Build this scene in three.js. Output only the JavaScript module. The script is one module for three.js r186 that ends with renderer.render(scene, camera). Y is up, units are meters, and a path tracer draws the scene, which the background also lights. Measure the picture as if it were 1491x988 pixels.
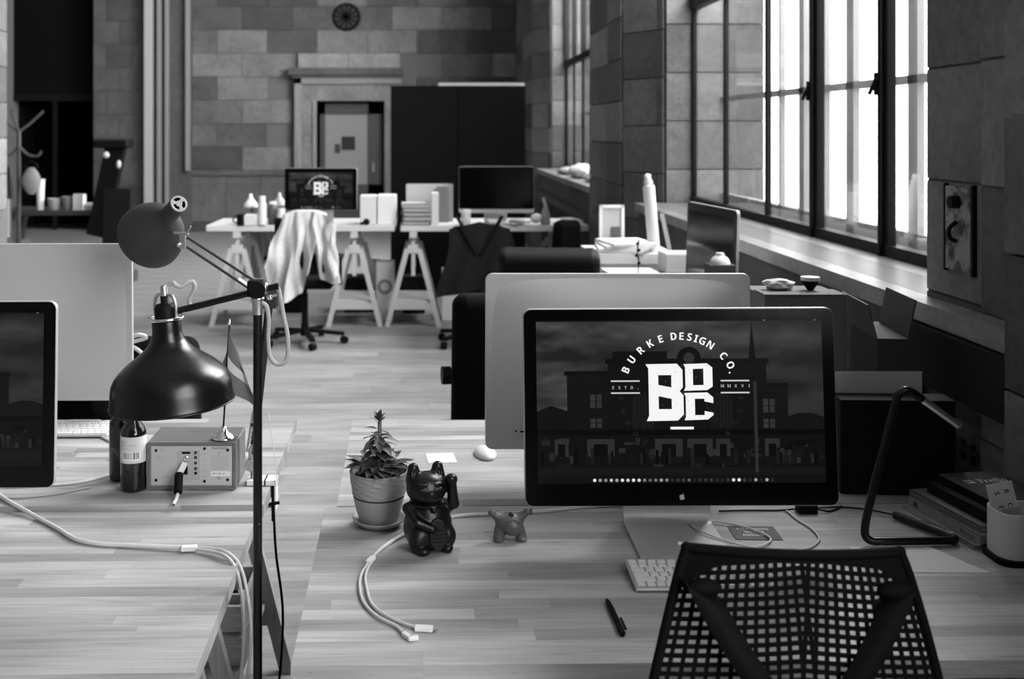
import * as THREE from 'three';
import { RoundedBoxGeometry } from 'three/addons/geometries/RoundedBoxGeometry.js';
import { mergeGeometries, mergeVertices, toCreasedNormals } from 'three/addons/utils/BufferGeometryUtils.js';
import { MarchingCubes } from 'three/addons/objects/MarchingCubes.js';
import { RectAreaLightUniformsLib } from 'three/addons/lights/RectAreaLightUniformsLib.js';

// ---------------------------------------------------------------- camera, sky, lights, exposure
// Eye 1.615 m above the floor, looking along -z, level, with a shifted lens (horizon high in the frame).
const scene = new THREE.Scene();
const camera = new THREE.PerspectiveCamera(2 * Math.atan(494 / 1590) * 180 / Math.PI, 1491 / 988, 0.05, 80);
camera.position.set(0, 1.615, 0);
camera.setViewOffset(1491, 988, 123.5, 304, 1491, 988);
camera.focus = 2.32;
camera.userData.fStop = 4.6;
scene.add(camera);
const renderer = new THREE.WebGLRenderer({ antialias: true });
renderer.toneMapping = THREE.LinearToneMapping;
renderer.toneMappingExposure = 0.9;
renderer.shadowMap.enabled = true;
const SKY = 7.0;                                   // overcast sky
scene.background = new THREE.Color().setRGB(SKY, SKY, SKY);
RectAreaLightUniformsLib.init();
function windowLight(w, h, x, y, z, nx, nz, power) {   // daylight entering at a window that the frame does not show
  const l = new THREE.RectAreaLight(0xffffff, power, w, h);
  l.position.set(x, y, z); l.lookAt(x + nx, y, z + nz); scene.add(l); return l;
}
windowLight(4.4, 4.7, 2.26, 3.75, 1.75, -1, 0, 12.5);          // window beside the camera
windowLight(3.9, 3.3, 2.26, 4.45, -5.35, -1, 0, 30.0);         // upper light of the window by the desks
windowLight(4.4, 3.3, 2.26, 4.45, -11.9, -1, 0, 26.0);        // upper light of the far window

// ---------------------------------------------------------------- helpers
let seed = 20240;
const rnd = () => { seed |= 0; seed = seed + 0x6D2B79F5 | 0; let t = Math.imul(seed ^ seed >>> 15, 1 | seed); t = t + Math.imul(t ^ t >>> 7, 61 | t) ^ t; return ((t ^ t >>> 14) >>> 0) / 4294967296; };
const rr = (a, b) => a + (b - a) * rnd();
const V = (x, y, z) => new THREE.Vector3(x, y, z);
const gray = (v) => new THREE.Color().setRGB(v, v, v);
const taken = new Map();
function numbered(n) { const k = taken.get(n) ?? 0; taken.set(n, k + 1); return k ? `${n}_${String(k).padStart(3, '0')}` : n; }
function shade(o) { o.traverse((m) => { if (m.isMesh) { m.castShadow = true; m.receiveShadow = true; } }); }
function thing(name, label, category, [x, y, z] = [0, 0, 0], turn = 0, group) {
  const o = new THREE.Group(); o.name = numbered(name); o.position.set(x, y, z); o.rotation.y = turn;
  o.userData = { label, category }; if (group) o.userData.group = group; scene.add(o); return o;
}
function part(name, geo, m, parent, label) {
  const g = Array.isArray(geo) ? merge(geo) : geo, o = new THREE.Mesh(g, m); o.name = name; o.castShadow = o.receiveShadow = true;
  if (label) o.userData.label = label; parent.add(o); return o;
}
function single(name, geo, m, label, category, group) {
  const o = part(numbered(name), geo, m, scene); o.userData = { label, category }; if (group) o.userData.group = group; return o;
}
function struct(name, geo, m) { const o = part(name, geo, m, scene); o.userData.kind = 'structure'; return o; }
function copy(src, pos, turn, label) {
  const c = src.clone(); c.name = numbered(src.name.replace(/_\d{3}$/, '')); c.userData = { ...src.userData }; if (label) c.userData.label = label;
  c.position.set(...pos); c.rotation.y = turn; scene.add(c); return c;
}
function merge(list) {
  const l = list.map((g) => { let q = g.index ? g.toNonIndexed() : g; for (const k of Object.keys(q.attributes)) if (!['position', 'normal', 'uv'].includes(k)) q.deleteAttribute(k); if (!q.attributes.uv) q.setAttribute('uv', new THREE.BufferAttribute(new Float32Array(q.attributes.position.count * 2), 2)); return q; });
  return mergeGeometries(l);
}
const at = (g, x = 0, y = 0, z = 0) => g.translate(x, y, z);
const rot = (g, x = 0, y = 0, z = 0) => g.applyMatrix4(new THREE.Matrix4().makeRotationFromEuler(new THREE.Euler(x, y, z)));
// uv in metres from the dominant axis of each face; the grain runs along u
function metric(g, ox = 0, oy = 0, along = 'x') {
  const q = g.index ? g.toNonIndexed() : g, p = q.attributes.position, n = q.attributes.normal, uv = new Float32Array(p.count * 2);
  for (let i = 0; i < p.count; i++) {
    const a = [Math.abs(n.getX(i)), Math.abs(n.getY(i)), Math.abs(n.getZ(i))], P = [p.getX(i), p.getY(i), p.getZ(i)];
    const k = a.indexOf(Math.max(...a));
    let [u, v] = k === 0 ? [P[2], P[1]] : k === 1 ? [P[0], P[2]] : [P[0], P[1]];
    if (along === 'z') [u, v] = k === 0 ? [P[2], P[1]] : k === 1 ? [P[2], P[0]] : [P[0], P[1]];
    if (along === 'y') [u, v] = k === 0 ? [P[1], P[2]] : k === 1 ? [P[0], P[2]] : [P[1], P[0]];
    uv[2 * i] = u + ox; uv[2 * i + 1] = v + oy;
  }
  q.setAttribute('uv', new THREE.BufferAttribute(uv, 2)); return q;
}
const box = (w, h, d, x = 0, y = 0, z = 0) => at(new THREE.BoxGeometry(w, h, d), x, y, z);
const span = (x0, x1, y0, y1, z0, z1) => box(x1 - x0, y1 - y0, Math.abs(z1 - z0), (x0 + x1) / 2, (y0 + y1) / 2, (z0 + z1) / 2);
const rbox = (w, h, d, r, x = 0, y = 0, z = 0, s = 2) => at(new RoundedBoxGeometry(w, h, d, s, r), x, y, z);
const cyl = (r0, r1, h, x = 0, y = 0, z = 0, s = 24) => at(new THREE.CylinderGeometry(r1, r0, h, s), x, y + h / 2, z);   // from y up
const ball = (r, x = 0, y = 0, z = 0, s = 16) => at(new THREE.SphereGeometry(r, s, Math.ceil(s * 0.7)), x, y, z);
const lathe = (pts, s = 40) => new THREE.LatheGeometry(pts.map(([r, y]) => new THREE.Vector2(r, y)), s);
function aim(g, a, b) { const d = b.clone().sub(a); g.applyQuaternion(new THREE.Quaternion().setFromUnitVectors(V(0, 1, 0), d.clone().normalize())); return at(g, a.x, a.y, a.z); }   // local +y from a towards b
const rod = (a, b, r, s = 14, r2 = r) => aim(at(new THREE.CylinderGeometry(r2, r, a.distanceTo(b), s), 0, a.distanceTo(b) / 2, 0), a, b);
function beam(a, b, w, t, up = V(0, 0, 1)) {   // rectangular bar from a to b; w across `up`, t along `up`
  const L = a.distanceTo(b), y = b.clone().sub(a).normalize(), x = new THREE.Vector3().crossVectors(y, up).normalize(), z = new THREE.Vector3().crossVectors(x, y);
  return at(new THREE.BoxGeometry(w, L, t), 0, L / 2, 0).applyMatrix4(new THREE.Matrix4().makeBasis(x, y, z).setPosition(a));
}
function tube(pts, r, seg = 0, s = 10, closed = false) {
  const c = new THREE.CatmullRomCurve3(pts.map((p) => p.isVector3 ? p : V(...p)), closed, 'centripetal');
  return new THREE.TubeGeometry(c, seg || pts.length * 8, r, s, closed);
}
function roundRect(w, h, r, x = 0, y = 0) {
  const s = new THREE.Shape(), a = x - w / 2, b = y - h / 2;
  s.moveTo(a + r, b); s.lineTo(a + w - r, b); s.absarc(a + w - r, b + r, r, -Math.PI / 2, 0); s.lineTo(a + w, b + h - r); s.absarc(a + w - r, b + h - r, r, 0, Math.PI / 2);
  s.lineTo(a + r, b + h); s.absarc(a + r, b + h - r, r, Math.PI / 2, Math.PI); s.lineTo(a, b + r); s.absarc(a + r, b + r, r, Math.PI, Math.PI * 1.5); return s;
}
const extrude = (shape, depth, bevel = 0, cs = 10) => new THREE.ExtrudeGeometry(shape, { depth, bevelEnabled: bevel > 0, bevelThickness: bevel, bevelSize: bevel, bevelOffset: -bevel, bevelSegments: 2, curveSegments: cs, steps: 1 });
function surface(fn, nu, nv, closeU = false) {   // fn(u, v) -> Vector3
  const p = [], uv = [], idx = [];
  for (let j = 0; j <= nv; j++) for (let i = 0; i <= nu; i++) { const q = fn(i / nu, j / nv); p.push(q.x, q.y, q.z); uv.push(i / nu, j / nv); }
  for (let j = 0; j < nv; j++) for (let i = 0; i < nu; i++) { const a = j * (nu + 1) + i, b = a + 1, c = a + nu + 1, d = c + 1; idx.push(a, b, c, b, d, c); }
  const g = new THREE.BufferGeometry(); g.setAttribute('position', new THREE.Float32BufferAttribute(p, 3)); g.setAttribute('uv', new THREE.Float32BufferAttribute(uv, 2)); g.setIndex(idx); g.computeVertexNormals(); return g;
}
const smin = (a, b, k) => { const h = Math.max(k - Math.abs(a - b), 0) / k; return Math.min(a, b) - h * h * k * 0.25; };
const len = Math.hypot;
const sEll = (p, c, r) => { const k0 = len((p[0] - c[0]) / r[0], (p[1] - c[1]) / r[1], (p[2] - c[2]) / r[2]), k1 = len((p[0] - c[0]) / r[0] ** 2, (p[1] - c[1]) / r[1] ** 2, (p[2] - c[2]) / r[2] ** 2); return k1 < 1e-9 ? -Math.min(...r) : k0 * (k0 - 1) / k1; };
function sCap(p, a, b, ra, rb) { const ba = [b[0] - a[0], b[1] - a[1], b[2] - a[2]], pa = [p[0] - a[0], p[1] - a[1], p[2] - a[2]]; const h = Math.min(1, Math.max(0, (pa[0] * ba[0] + pa[1] * ba[1] + pa[2] * ba[2]) / (ba[0] ** 2 + ba[1] ** 2 + ba[2] ** 2))); return len(pa[0] - ba[0] * h, pa[1] - ba[1] * h, pa[2] - ba[2] * h) - (ra + (rb - ra) * h); }
function sdfMesh(fn, c, half, N) {
  const mc = new MarchingCubes(N, new THREE.MeshStandardMaterial(), false, false, 200000); mc.isolation = 0;
  const hs = N / 2;
  for (let k = 0; k < N; k++) for (let j = 0; j < N; j++) for (let i = 0; i < N; i++) mc.field[i + j * N + k * N * N] = -fn([c[0] + (i - hs) / hs * half, c[1] + (j - hs) / hs * half, c[2] + (k - hs) / hs * half]);
  mc.update();
  const n = mc.count, p = new Float32Array(n * 3); for (let i = 0; i < n * 3; i++) p[i] = mc.positionArray[i] * half + c[i % 3];
  let g = new THREE.BufferGeometry(); g.setAttribute('position', new THREE.BufferAttribute(p, 3));
  g = mergeVertices(g, 1e-6);
  const q = g.attributes.position, nn = new Float32Array(q.count * 3), e = half / N;
  for (let i = 0; i < q.count; i++) { const P = [q.getX(i), q.getY(i), q.getZ(i)], d = [0, 1, 2].map((a) => { const u = [...P], w = [...P]; u[a] += e; w[a] -= e; return fn(u) - fn(w); }), l = len(...d) || 1; nn.set(d.map((x) => x / l), i * 3); }
  g.setAttribute('normal', new THREE.BufferAttribute(nn, 3)); return g;
}

// ---------------------------------------------------------------- textures
function hash2(x, y, s) { let h = Math.imul(x, 374761393) + Math.imul(y, 668265263) + Math.imul(s, 974711); h = Math.imul(h ^ h >>> 13, 1274126177); return ((h ^ h >>> 16) >>> 0) / 4294967296; }
function vnoise(x, y, s, px, py) {   // tiles every px, py cells
  const xi = Math.floor(x), yi = Math.floor(y), f = (t) => t * t * (3 - 2 * t), fx = f(x - xi), fy = f(y - yi), w = (a, m) => ((a % m) + m) % m;
  const h = (i, j) => hash2(w(i, px), w(j, py), s);
  return (h(xi, yi) * (1 - fx) + h(xi + 1, yi) * fx) * (1 - fy) + (h(xi, yi + 1) * (1 - fx) + h(xi + 1, yi + 1) * fx) * fy;
}
function noiseMap(w, h, fn, srgb = true, rx = 1, ry = 1) {
  const d = new Uint8Array(w * h * 4);
  for (let j = 0; j < h; j++) for (let i = 0; i < w; i++) { const v = Math.max(0, Math.min(255, fn(i / w, j / h) * 255)); d.set([v, v, v, 255], (j * w + i) * 4); }
  const t = new THREE.DataTexture(d, w, h); t.wrapS = t.wrapT = THREE.RepeatWrapping; t.magFilter = THREE.LinearFilter; t.minFilter = THREE.LinearMipmapLinearFilter; t.generateMipmaps = true;
  if (srgb) t.colorSpace = THREE.SRGBColorSpace; t.repeat.set(rx, ry); t.needsUpdate = true; return t;
}
const grain = (u, v) => {
  const warp = vnoise(u * 4, v * 6, 3, 4, 6) * 0.05, w = v + warp;
  let a = 0.87 + 0.09 * (vnoise(u * 6, w * 60, 5, 6, 60) - 0.5) + 0.08 * (vnoise(u * 12, v * 160, 7, 12, 160) - 0.5) + 0.15 * (vnoise(u * 4, w * 12, 9, 4, 12) - 0.5);
  const f = vnoise(u * 40, v * 220, 11, 40, 220); if (f > 0.9) a -= (f - 0.9) * 1.2;
  const k = vnoise(u * 5, v * 20, 21, 5, 20); if (k > 0.86) a -= (k - 0.86) * 1.4;
  return a;
};
const woodMap = noiseMap(1024, 512, grain, true, 1 / 0.8, 1 / 0.4);
const stoneFn = (u, v) => 0.86 + 0.12 * (vnoise(u * 7, v * 7, 31, 7, 7) - 0.5) + 0.08 * (vnoise(u * 23, v * 23, 32, 23, 23) - 0.5) + 0.12 * (vnoise(u * 90, v * 90, 33, 90, 90) - 0.5);
const stoneMap = noiseMap(512, 512, stoneFn, true, 1 / 1.7, 1 / 1.7);
const rustMap = noiseMap(256, 256, (u, v) => { const a = vnoise(u * 5, v * 7, 41, 5, 7) * 0.6 + vnoise(u * 17, v * 21, 42, 17, 21) * 0.4; return 0.45 + 0.55 * Math.min(1, Math.max(0, (a - 0.32) * 3)) * (0.8 + 0.2 * vnoise(u * 60, v * 60, 43, 60, 60)); }, true, 5, 4);
const clothMap = noiseMap(256, 256, (u, v) => 0.8 + 0.2 * vnoise(u * 128, v * 128, 51, 128, 128) - 0.08 * vnoise(u * 9, v * 9, 52, 9, 9), true, 4, 4);
const braidMap = noiseMap(64, 64, (u, v) => ((Math.floor(u * 8) + Math.floor(v * 8)) % 2) ? 0.95 : 0.45, true, 60, 1);
const potBump = noiseMap(256, 128, (u, v) => { const s = v * 5, row = Math.floor(s), t = (u * 9 + (row % 2) * 0.5) % 1; return 0.3 + 0.6 * Math.max(0, 1 - Math.abs(t - 0.5) * 2 - Math.abs(s - row - 0.5) * 0.9) + 0.1 * vnoise(u * 40, v * 20, 61, 40, 20); }, false);
function canvasMap(w, h, draw) {
  const c = document.createElement('canvas'); c.width = w; c.height = h; draw(c.getContext('2d'), w, h);
  const t = new THREE.CanvasTexture(c); t.colorSpace = THREE.SRGBColorSpace; return t;
}
const G8 = (v) => `rgb(${v | 0},${v | 0},${v | 0})`;

// the desktop picture that every lit screen in the room shows: station building at dusk, round emblem, row of icons
const desktopMap = canvasMap(1280, 740, (c, W, H) => {
  const S = W / 1245, X = (x) => (x - 130) * S, Y = (y) => (y - 95) * (H / 722), D = S;
  const img = c.createImageData(W, H);
  for (let j = 0; j < H; j++) for (let i = 0; i < W; i++) {
    const u = i / W, v = j / H, n = vnoise(u * 5 + v * 2, v * 9, 71, 50, 50) * 0.55 + vnoise(u * 12 + v * 4, v * 22, 72, 80, 80) * 0.3 + vnoise(u * 30, v * 50, 73, 99, 99) * 0.15;
    let b = 30 + 85 * Math.max(0, n - 0.3) * (1.15 - 0.6 * u) + (v > 0.42 && v < 0.62 ? 20 * (v - 0.42) / 0.2 * (1 - 0.6 * u) : 0); if (v > 0.86) b = 20 + 18 * n;
    img.data.set([b, b, b, 255], (j * W + i) * 4);
  }
  c.putImageData(img, 0, 0);
  const R = (x0, y0, x1, y1, v) => { c.fillStyle = G8(v); c.fillRect(X(x0), Y(y0), (x1 - x0) * S, (y1 - y0) * H / 722); };
  // far trees and hill
  c.fillStyle = G8(14); c.beginPath(); c.moveTo(X(130), Y(500)); c.lineTo(X(190), Y(475)); c.lineTo(X(270), Y(500)); c.lineTo(X(270), Y(600)); c.lineTo(X(130), Y(600)); c.fill();
  c.fillStyle = G8(17); c.beginPath(); c.moveTo(X(1210), Y(530)); c.quadraticCurveTo(X(1290), Y(490), X(1375), Y(530)); c.lineTo(X(1375), Y(600)); c.lineTo(X(1210), Y(600)); c.fill();
  // wings and middle block
  R(262, 322, 470, 590, 17); R(1085, 378, 1220, 590, 17); R(250, 322, 470, 340, 12); R(1060, 378, 1225, 395, 12);
  R(440, 275, 1130, 590, 15); R(430, 268, 1140, 290, 11); R(462, 235, 700, 275, 12);
  c.fillStyle = G8(10); c.beginPath(); c.arc(X(795), Y(268), 52 * S, Math.PI, 0); c.fill(); c.fillStyle = G8(46); c.beginPath(); c.arc(X(795), Y(265), 24 * S, 0, 7); c.fill();
  c.fillStyle = G8(9); c.beginPath(); c.moveTo(X(1070), Y(100)); c.lineTo(X(1088), Y(300)); c.lineTo(X(1052), Y(300)); c.fill();
  for (const [x, y] of [[388, 455], [388, 552], [1138, 478], [1138, 556]]) { const h = y < 500 ? 60 : 40; R(x - 26, y - h / 2, x - 4, y + h / 2, 52); R(x + 2, y - h / 2, x + 24, y + h / 2, 48); R(x - 30, y - 2, x + 28, y + 1, 18); }
  for (let i = 0; i < 3; i++) { const x = 560 + i * 170; c.fillStyle = G8(24); c.beginPath(); c.arc(X(x + 30), Y(470), 48 * S, Math.PI, 0); c.fill(); R(x - 17, 470, x + 77, 575, 24); for (let k = 0; k < 6; k++) R(x - 12 + k * 15, 430, x - 9 + k * 15, 575, 12); }
  R(130, 582, 1375, 606, 7); R(130, 606, 1375, 760, 14);
  for (let i = 0; i < 70; i++) { const x = 140 + hash2(i, 1, 81) * 1220, y = 615 + hash2(i, 2, 81) * 110, w = 10 + hash2(i, 3, 81) * 50; R(x, y, x + w, y + 8 + hash2(i, 4, 81) * 34, 8 + hash2(i, 5, 81) * 36); }
  for (const [x, w] of [[205, 60], [345, 120], [640, 120], [780, 110], [905, 60], [1115, 65]]) { R(x, 622, x + w, 700, 44); R(x + w * 0.25, 645, x + w * 0.75, 720, 9); R(x - 4, 700, x + w + 6, 730, 16); }
  for (let i = 0; i < 40; i++) { const x = 140 + hash2(i, 6, 82) * 1220; R(x, 660 + hash2(i, 7, 82) * 30, x + 12, 735, 5 + hash2(i, 8, 82) * 25); }
  R(130, 748, 1375, 818, 20); R(130, 780, 1375, 818, 15);
  R(1072, 370, 1086, 770, 44);
  // faint lettering ring below the emblem
  c.fillStyle = G8(34); c.font = `bold ${30 * S}px sans-serif`; c.textAlign = 'center'; c.textBaseline = 'middle';
  for (let k = 0; k < 15; k++) { if (k > 4 && k < 10) continue; const a = Math.PI - 0.05 - k * (Math.PI - 0.1) / 14; c.save(); c.translate(X(757 + Math.cos(a) * 262), Y(430 + Math.sin(a) * 262)); c.rotate(a - Math.PI / 2); c.fillText('ENROCDLATIVRES'[k % 14], 0, 0); c.restore(); }
  // emblem
  c.fillStyle = '#f6f6f6'; const word = 'BURKE DESIGN CO.'; c.font = `bold ${46 * S}px sans-serif`;
  const angs = [-67.5, -55.5, -43, -31.5, -20, 0, -5, 2.8, 10.8, 17.3, 24, 32.6, 0, 49, 60.5, 67];
  for (let k = 0; k < word.length; k++) { if (word[k] === ' ') continue; const a = (angs[k] + (k < 5 ? 2 : 0)) * Math.PI / 180; c.save(); c.translate(X(752 + Math.sin(a) * 256), Y(424 - Math.cos(a) * 256)); c.rotate(a); c.fillText(word[k], 0, word[k] === '.' ? 6 : 0); c.restore(); }
  const poly = (pts) => { c.beginPath(); pts.forEach(([x, y], i) => i ? c.lineTo(X(x), Y(y)) : c.moveTo(X(x), Y(y))); c.closePath(); c.fill(); };
  poly([[605, 292], [742, 290], [766, 318], [766, 395], [752, 412], [768, 430], [768, 515], [742, 542], [606, 544], [617, 520], [617, 312]]);
  poly([[770, 292], [872, 289], [896, 308], [896, 392], [872, 408], [770, 411], [777, 395], [777, 308]]);
  poly([[770, 420], [872, 418], [897, 440], [897, 466], [858, 458], [858, 446], [817, 446], [817, 518], [858, 518], [858, 500], [897, 508], [897, 518], [872, 538], [770, 541], [777, 525], [777, 436]]);
  c.fillStyle = G8(20);
  poly([[660, 341], [716, 341], [716, 395], [660, 384]]); poly([[660, 434], [716, 446], [716, 491], [660, 491]]); poly([[811, 314], [856, 313], [856, 385], [811, 386]]);
  c.fillStyle = G8(150); for (let i = 0; i < 60; i++) { const x = 612 + hash2(i, 9, 83) * 275, y = 295 + hash2(i, 10, 83) * 240; c.fillRect(X(x), Y(y), 1 + hash2(i, 11, 83) * 3, 1 + hash2(i, 12, 83) * 3); }
  c.fillStyle = '#f4f4f4'; R(708, 569, 810, 581, 246);
  for (const [a, b] of [[453, 579], [930, 1055]]) { R(a, 363, b, 370, 200); R(a, 416, b, 423, 200); }
  c.font = `bold ${19 * S}px sans-serif`; c.fillStyle = G8(170);
  [...'ESTD.'].forEach((t, k) => c.fillText(t, X(463 + k * 27), Y(396))); [...'MMXVI'].forEach((t, k) => c.fillText(t, X(938 + k * 29), Y(390)));
  // icon row and menu bar
  for (let i = 0; i < 33; i++) { const v = [230, 150, 130, 190, 160, 220, 200, 230, 210, 120, 90, 110, 150, 120, 40, 50, 60, 90, 30, 45, 50, 60, 40, 35, 50, 220, 240, 60, 40, 150, 30, 160, 40][i]; c.fillStyle = G8(v); c.beginPath(); c.arc(X(376 + i * 24), Y(803), 7.5 * S, 0, 7); c.fill(); }
  R(130, 95, 1375, 102, 12); R(1120, 96, 1130, 101, 110); R(1340, 96, 1352, 101, 90);
});
const radioMap = canvasMap(512, 256, (c, W, H) => {
  c.fillStyle = G8(176); c.fillRect(0, 0, W, H);
  const X = (x) => (x - 112) / (842 - 112) * W, Y = (y) => (y - 308) / (650 - 308) * H;
  c.strokeStyle = G8(110); c.lineWidth = 1.5; c.strokeRect(X(352), Y(350), X(545) - X(352), Y(600) - Y(350));
  c.fillStyle = G8(165); c.fillRect(X(353), Y(351), X(544) - X(353), Y(599) - Y(351));
  c.fillStyle = G8(70); c.font = 'bold 17px sans-serif'; c.fillText('Tivoli Audio', X(660), Y(335));
  c.fillStyle = G8(135); for (let k = 0; k < 9; k++) c.fillRect(X(655), Y(395 + k * 14), (95 + hash2(k, 1, 91) * 18), 2); for (let k = 0; k < 5; k++) { c.fillRect(X(150), Y(400 + k * 16), 120 * hash2(k, 3, 91), 1.5); c.fillRect(X(560), Y(375 + k * 50), 40, 2); }
  c.fillRect(X(370), Y(330), 80, 2); c.fillRect(X(400), Y(615), 60, 2);
  c.fillStyle = G8(215); c.fillRect(X(650), Y(528), X(828) - X(650), Y(572) - Y(528)); c.fillStyle = G8(60); c.font = 'bold 12px monospace'; c.fillText('00013705 28', X(662), Y(555));
  c.strokeStyle = G8(110); c.strokeRect(X(193), Y(315), 26, 24); c.fillStyle = G8(90); c.font = '18px sans-serif'; c.fillText('FC', X(245), Y(585)); c.beginPath(); c.arc(X(213), Y(578), 7, 0, 7); c.stroke();
});
const labelMap = canvasMap(512, 256, (c, W, H) => {
  c.fillStyle = G8(200); c.fillRect(0, 0, W, H); c.fillStyle = G8(140); for (let k = 0; k < 7; k++) c.fillRect(150, 40 + k * 13, 80 + 110 * hash2(k, 1, 95), 4);
  c.fillStyle = G8(225); c.fillRect(235, 140, 120, 90); c.fillStyle = G8(40); for (let k = 0; k < 22; k++) if (hash2(k, 4, 95) > 0.35) c.fillRect(242 + k * 5, 148, 1 + hash2(k, 5, 95) * 3, 66);
});
const postcardMap = canvasMap(512, 256, (c, W, H) => { c.fillStyle = G8(70); c.fillRect(0, 0, W, H); c.fillStyle = G8(190); c.font = 'bold 60px sans-serif'; c.textAlign = 'center'; ['EVERYTHING', 'WILL BE', 'AWESOME.'].forEach((t, k) => c.fillText(t, W / 2, 70 + k * 66)); });
const coverMap = canvasMap(512, 512, (c, W, H) => { c.fillStyle = G8(28); c.fillRect(0, 0, W, H); c.fillStyle = G8(190); c.font = 'italic bold 62px serif'; c.font = 'italic bold 84px serif'; c.fillText('Trello', 190, 190); c.fillRect(96, 134, 66, 56); c.fillStyle = G8(28); c.fillRect(105, 143, 20, 38); c.fillRect(134, 143, 20, 26); });
const cardMap = canvasMap(256, 320, (c, W, H) => { c.fillStyle = G8(215); c.fillRect(0, 0, W, H); c.fillStyle = G8(40); c.font = 'bold 64px sans-serif'; c.textAlign = 'center'; c.textBaseline = 'middle'; for (const [t, x, y] of [['S', 85, 90], ['R', 180, 85], ['I', 95, 215], ['C', 185, 210]]) { c.save(); c.translate(x, y); c.rotate(Math.PI / 2); c.fillText(t, 0, 0); c.restore(); } c.fillStyle = G8(150); c.fillRect(225, 0, 3, H); });
const spineMap = canvasMap(512, 64, (c, W, H) => { c.fillStyle = G8(140); c.fillRect(0, 0, W, H); c.fillStyle = G8(45); c.font = 'bold 34px serif'; c.fillText('BOLD', 380, 46); c.fillRect(40, 14, 34, 36); });

// ---------------------------------------------------------------- materials
const std = (v, rough = 0.7, o = {}) => new THREE.MeshStandardMaterial({ color: gray(v), roughness: rough, ...o });
const phys = (v, rough, o = {}) => new THREE.MeshPhysicalMaterial({ color: gray(v), roughness: rough, ...o });
const black = (v, rough, o = {}) => phys(v, rough, { specularIntensity: 0.2, ...o });   // dark lacquers and plastics with a weak sheen
const M = {
  alu: std(0.48, 0.45, { metalness: 0.4 }), chrome: std(0.9, 0.12, { metalness: 1 }), steel: std(0.55, 0.35, { metalness: 1 }),
  blackMetal: black(0.006, 0.38), blackSatin: black(0.003, 0.28, { specularIntensity: 0.8 }), blackPlastic: black(0.005, 0.5), blackFabric: black(0.006, 0.95, { map: clothMap }), blackMatte: black(0.004, 0.9),
  bezel: phys(0.002, 0.15, { specularIntensity: 0.4 }), white: std(0.72, 0.5), whiteGloss: phys(0.7, 0.35), whiteCable: std(0.62, 0.5), paper: std(0.7, 0.9), greyPaper: std(0.4, 0.9),
  greyPaint: phys(0.03, 0.5, { specularIntensity: 0.5 }), cable: std(0.55, 0.55), blackCable: black(0.006, 0.5), braid: std(0.62, 0.8, { map: braidMap }),
  legWood: std(0.42, 0.6, { map: woodMap }), greyWood: std(0.16, 0.5, { map: woodMap }), darkWood: black(0.012, 0.6, { map: woodMap }),
  frameDark: black(0.008, 0.5), frameGrey: std(0.3, 0.6), plaster: std(0.2, 0.9, { map: stoneMap }), ceilingPaint: std(0.22, 0.95),
  glassPane: phys(0.95, 0.02, { transmission: 1, thickness: 0, ior: 1.45 }), radioPanel: std(1, 0.45, { map: radioMap }), soil: std(0.02, 1), leaf: std(0.045, 0.55), leafDark: std(0.025, 0.55), pot: std(0.3, 0.45), cat: phys(0.004, 0.34, { specularIntensity: 0.7 }), figurine: std(0.09, 0.4),
  linen: std(0.62, 0.95, { map: clothMap, side: THREE.DoubleSide }), sillStone: std(0.34, 0.35, { map: stoneMap }), boxGrey: std(0.16, 0.85), boxWhite: std(0.62, 0.85), pages: std(0.35, 0.95),
};
const screenLit = new THREE.MeshPhysicalMaterial({ color: gray(0.002), roughness: 0.2, specularIntensity: 0.3, emissive: gray(1), emissiveMap: desktopMap, emissiveIntensity: 1.11 });
const stones = [0.095, 0.12, 0.14, 0.175, 0.205, 0.26].map((v) => std(v, 0.9, { map: stoneMap }));
const paleStones = [0.3, 0.36, 0.42].map((v) => std(v, 0.9, { map: stoneMap }));
const beech = [0.34, 0.43, 0.48, 0.53, 0.45].map((v) => std(v, 0.42, { map: woodMap }));
const boards = [0.30, 0.33, 0.36, 0.39, 0.31].map((v) => std(v, 0.5, { map: woodMap }));

// ---------------------------------------------------------------- floor
{
  // plain slabs beyond the boards that can be told apart
  const floor = struct('floor', [metric(span(-9.2, 2.4, -0.2, 0, -9.7, -19)), metric(span(-9.2, 2.4, -0.2, 0, -2.3, 8.2)), metric(span(-9.2, -2.7, -0.2, 0, -2.3, -9.7)), metric(span(1.3, 2.4, -0.2, 0, -2.3, -9.7)), span(-2.7, 1.3, -0.2, -0.014, -2.3, -9.7)], std(0.34, 0.5, { map: woodMap }));
  const W = 0.1345;
  for (let j = 0; j * W < 7.39; j++) {
    let x = -2.7 - rr(0, 1.2); const z = -2.3 - W * (j + 0.5);
    while (x < 1.3) {
      const L = rr(1.0, 1.9), a = Math.max(x, -2.7), b = Math.min(x + L, 1.3);
      if (b - a > 0.05) part('floor_board', metric(box(b - a - 0.0012, 0.014, W - 0.0014, (a + b) / 2, -0.0072 + rr(-0.0003, 0.0003), z), rr(0, 3), rr(0, 3)), boards[Math.floor(rnd() * 5)], floor);
      x += L;
    }
  }
}

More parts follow.
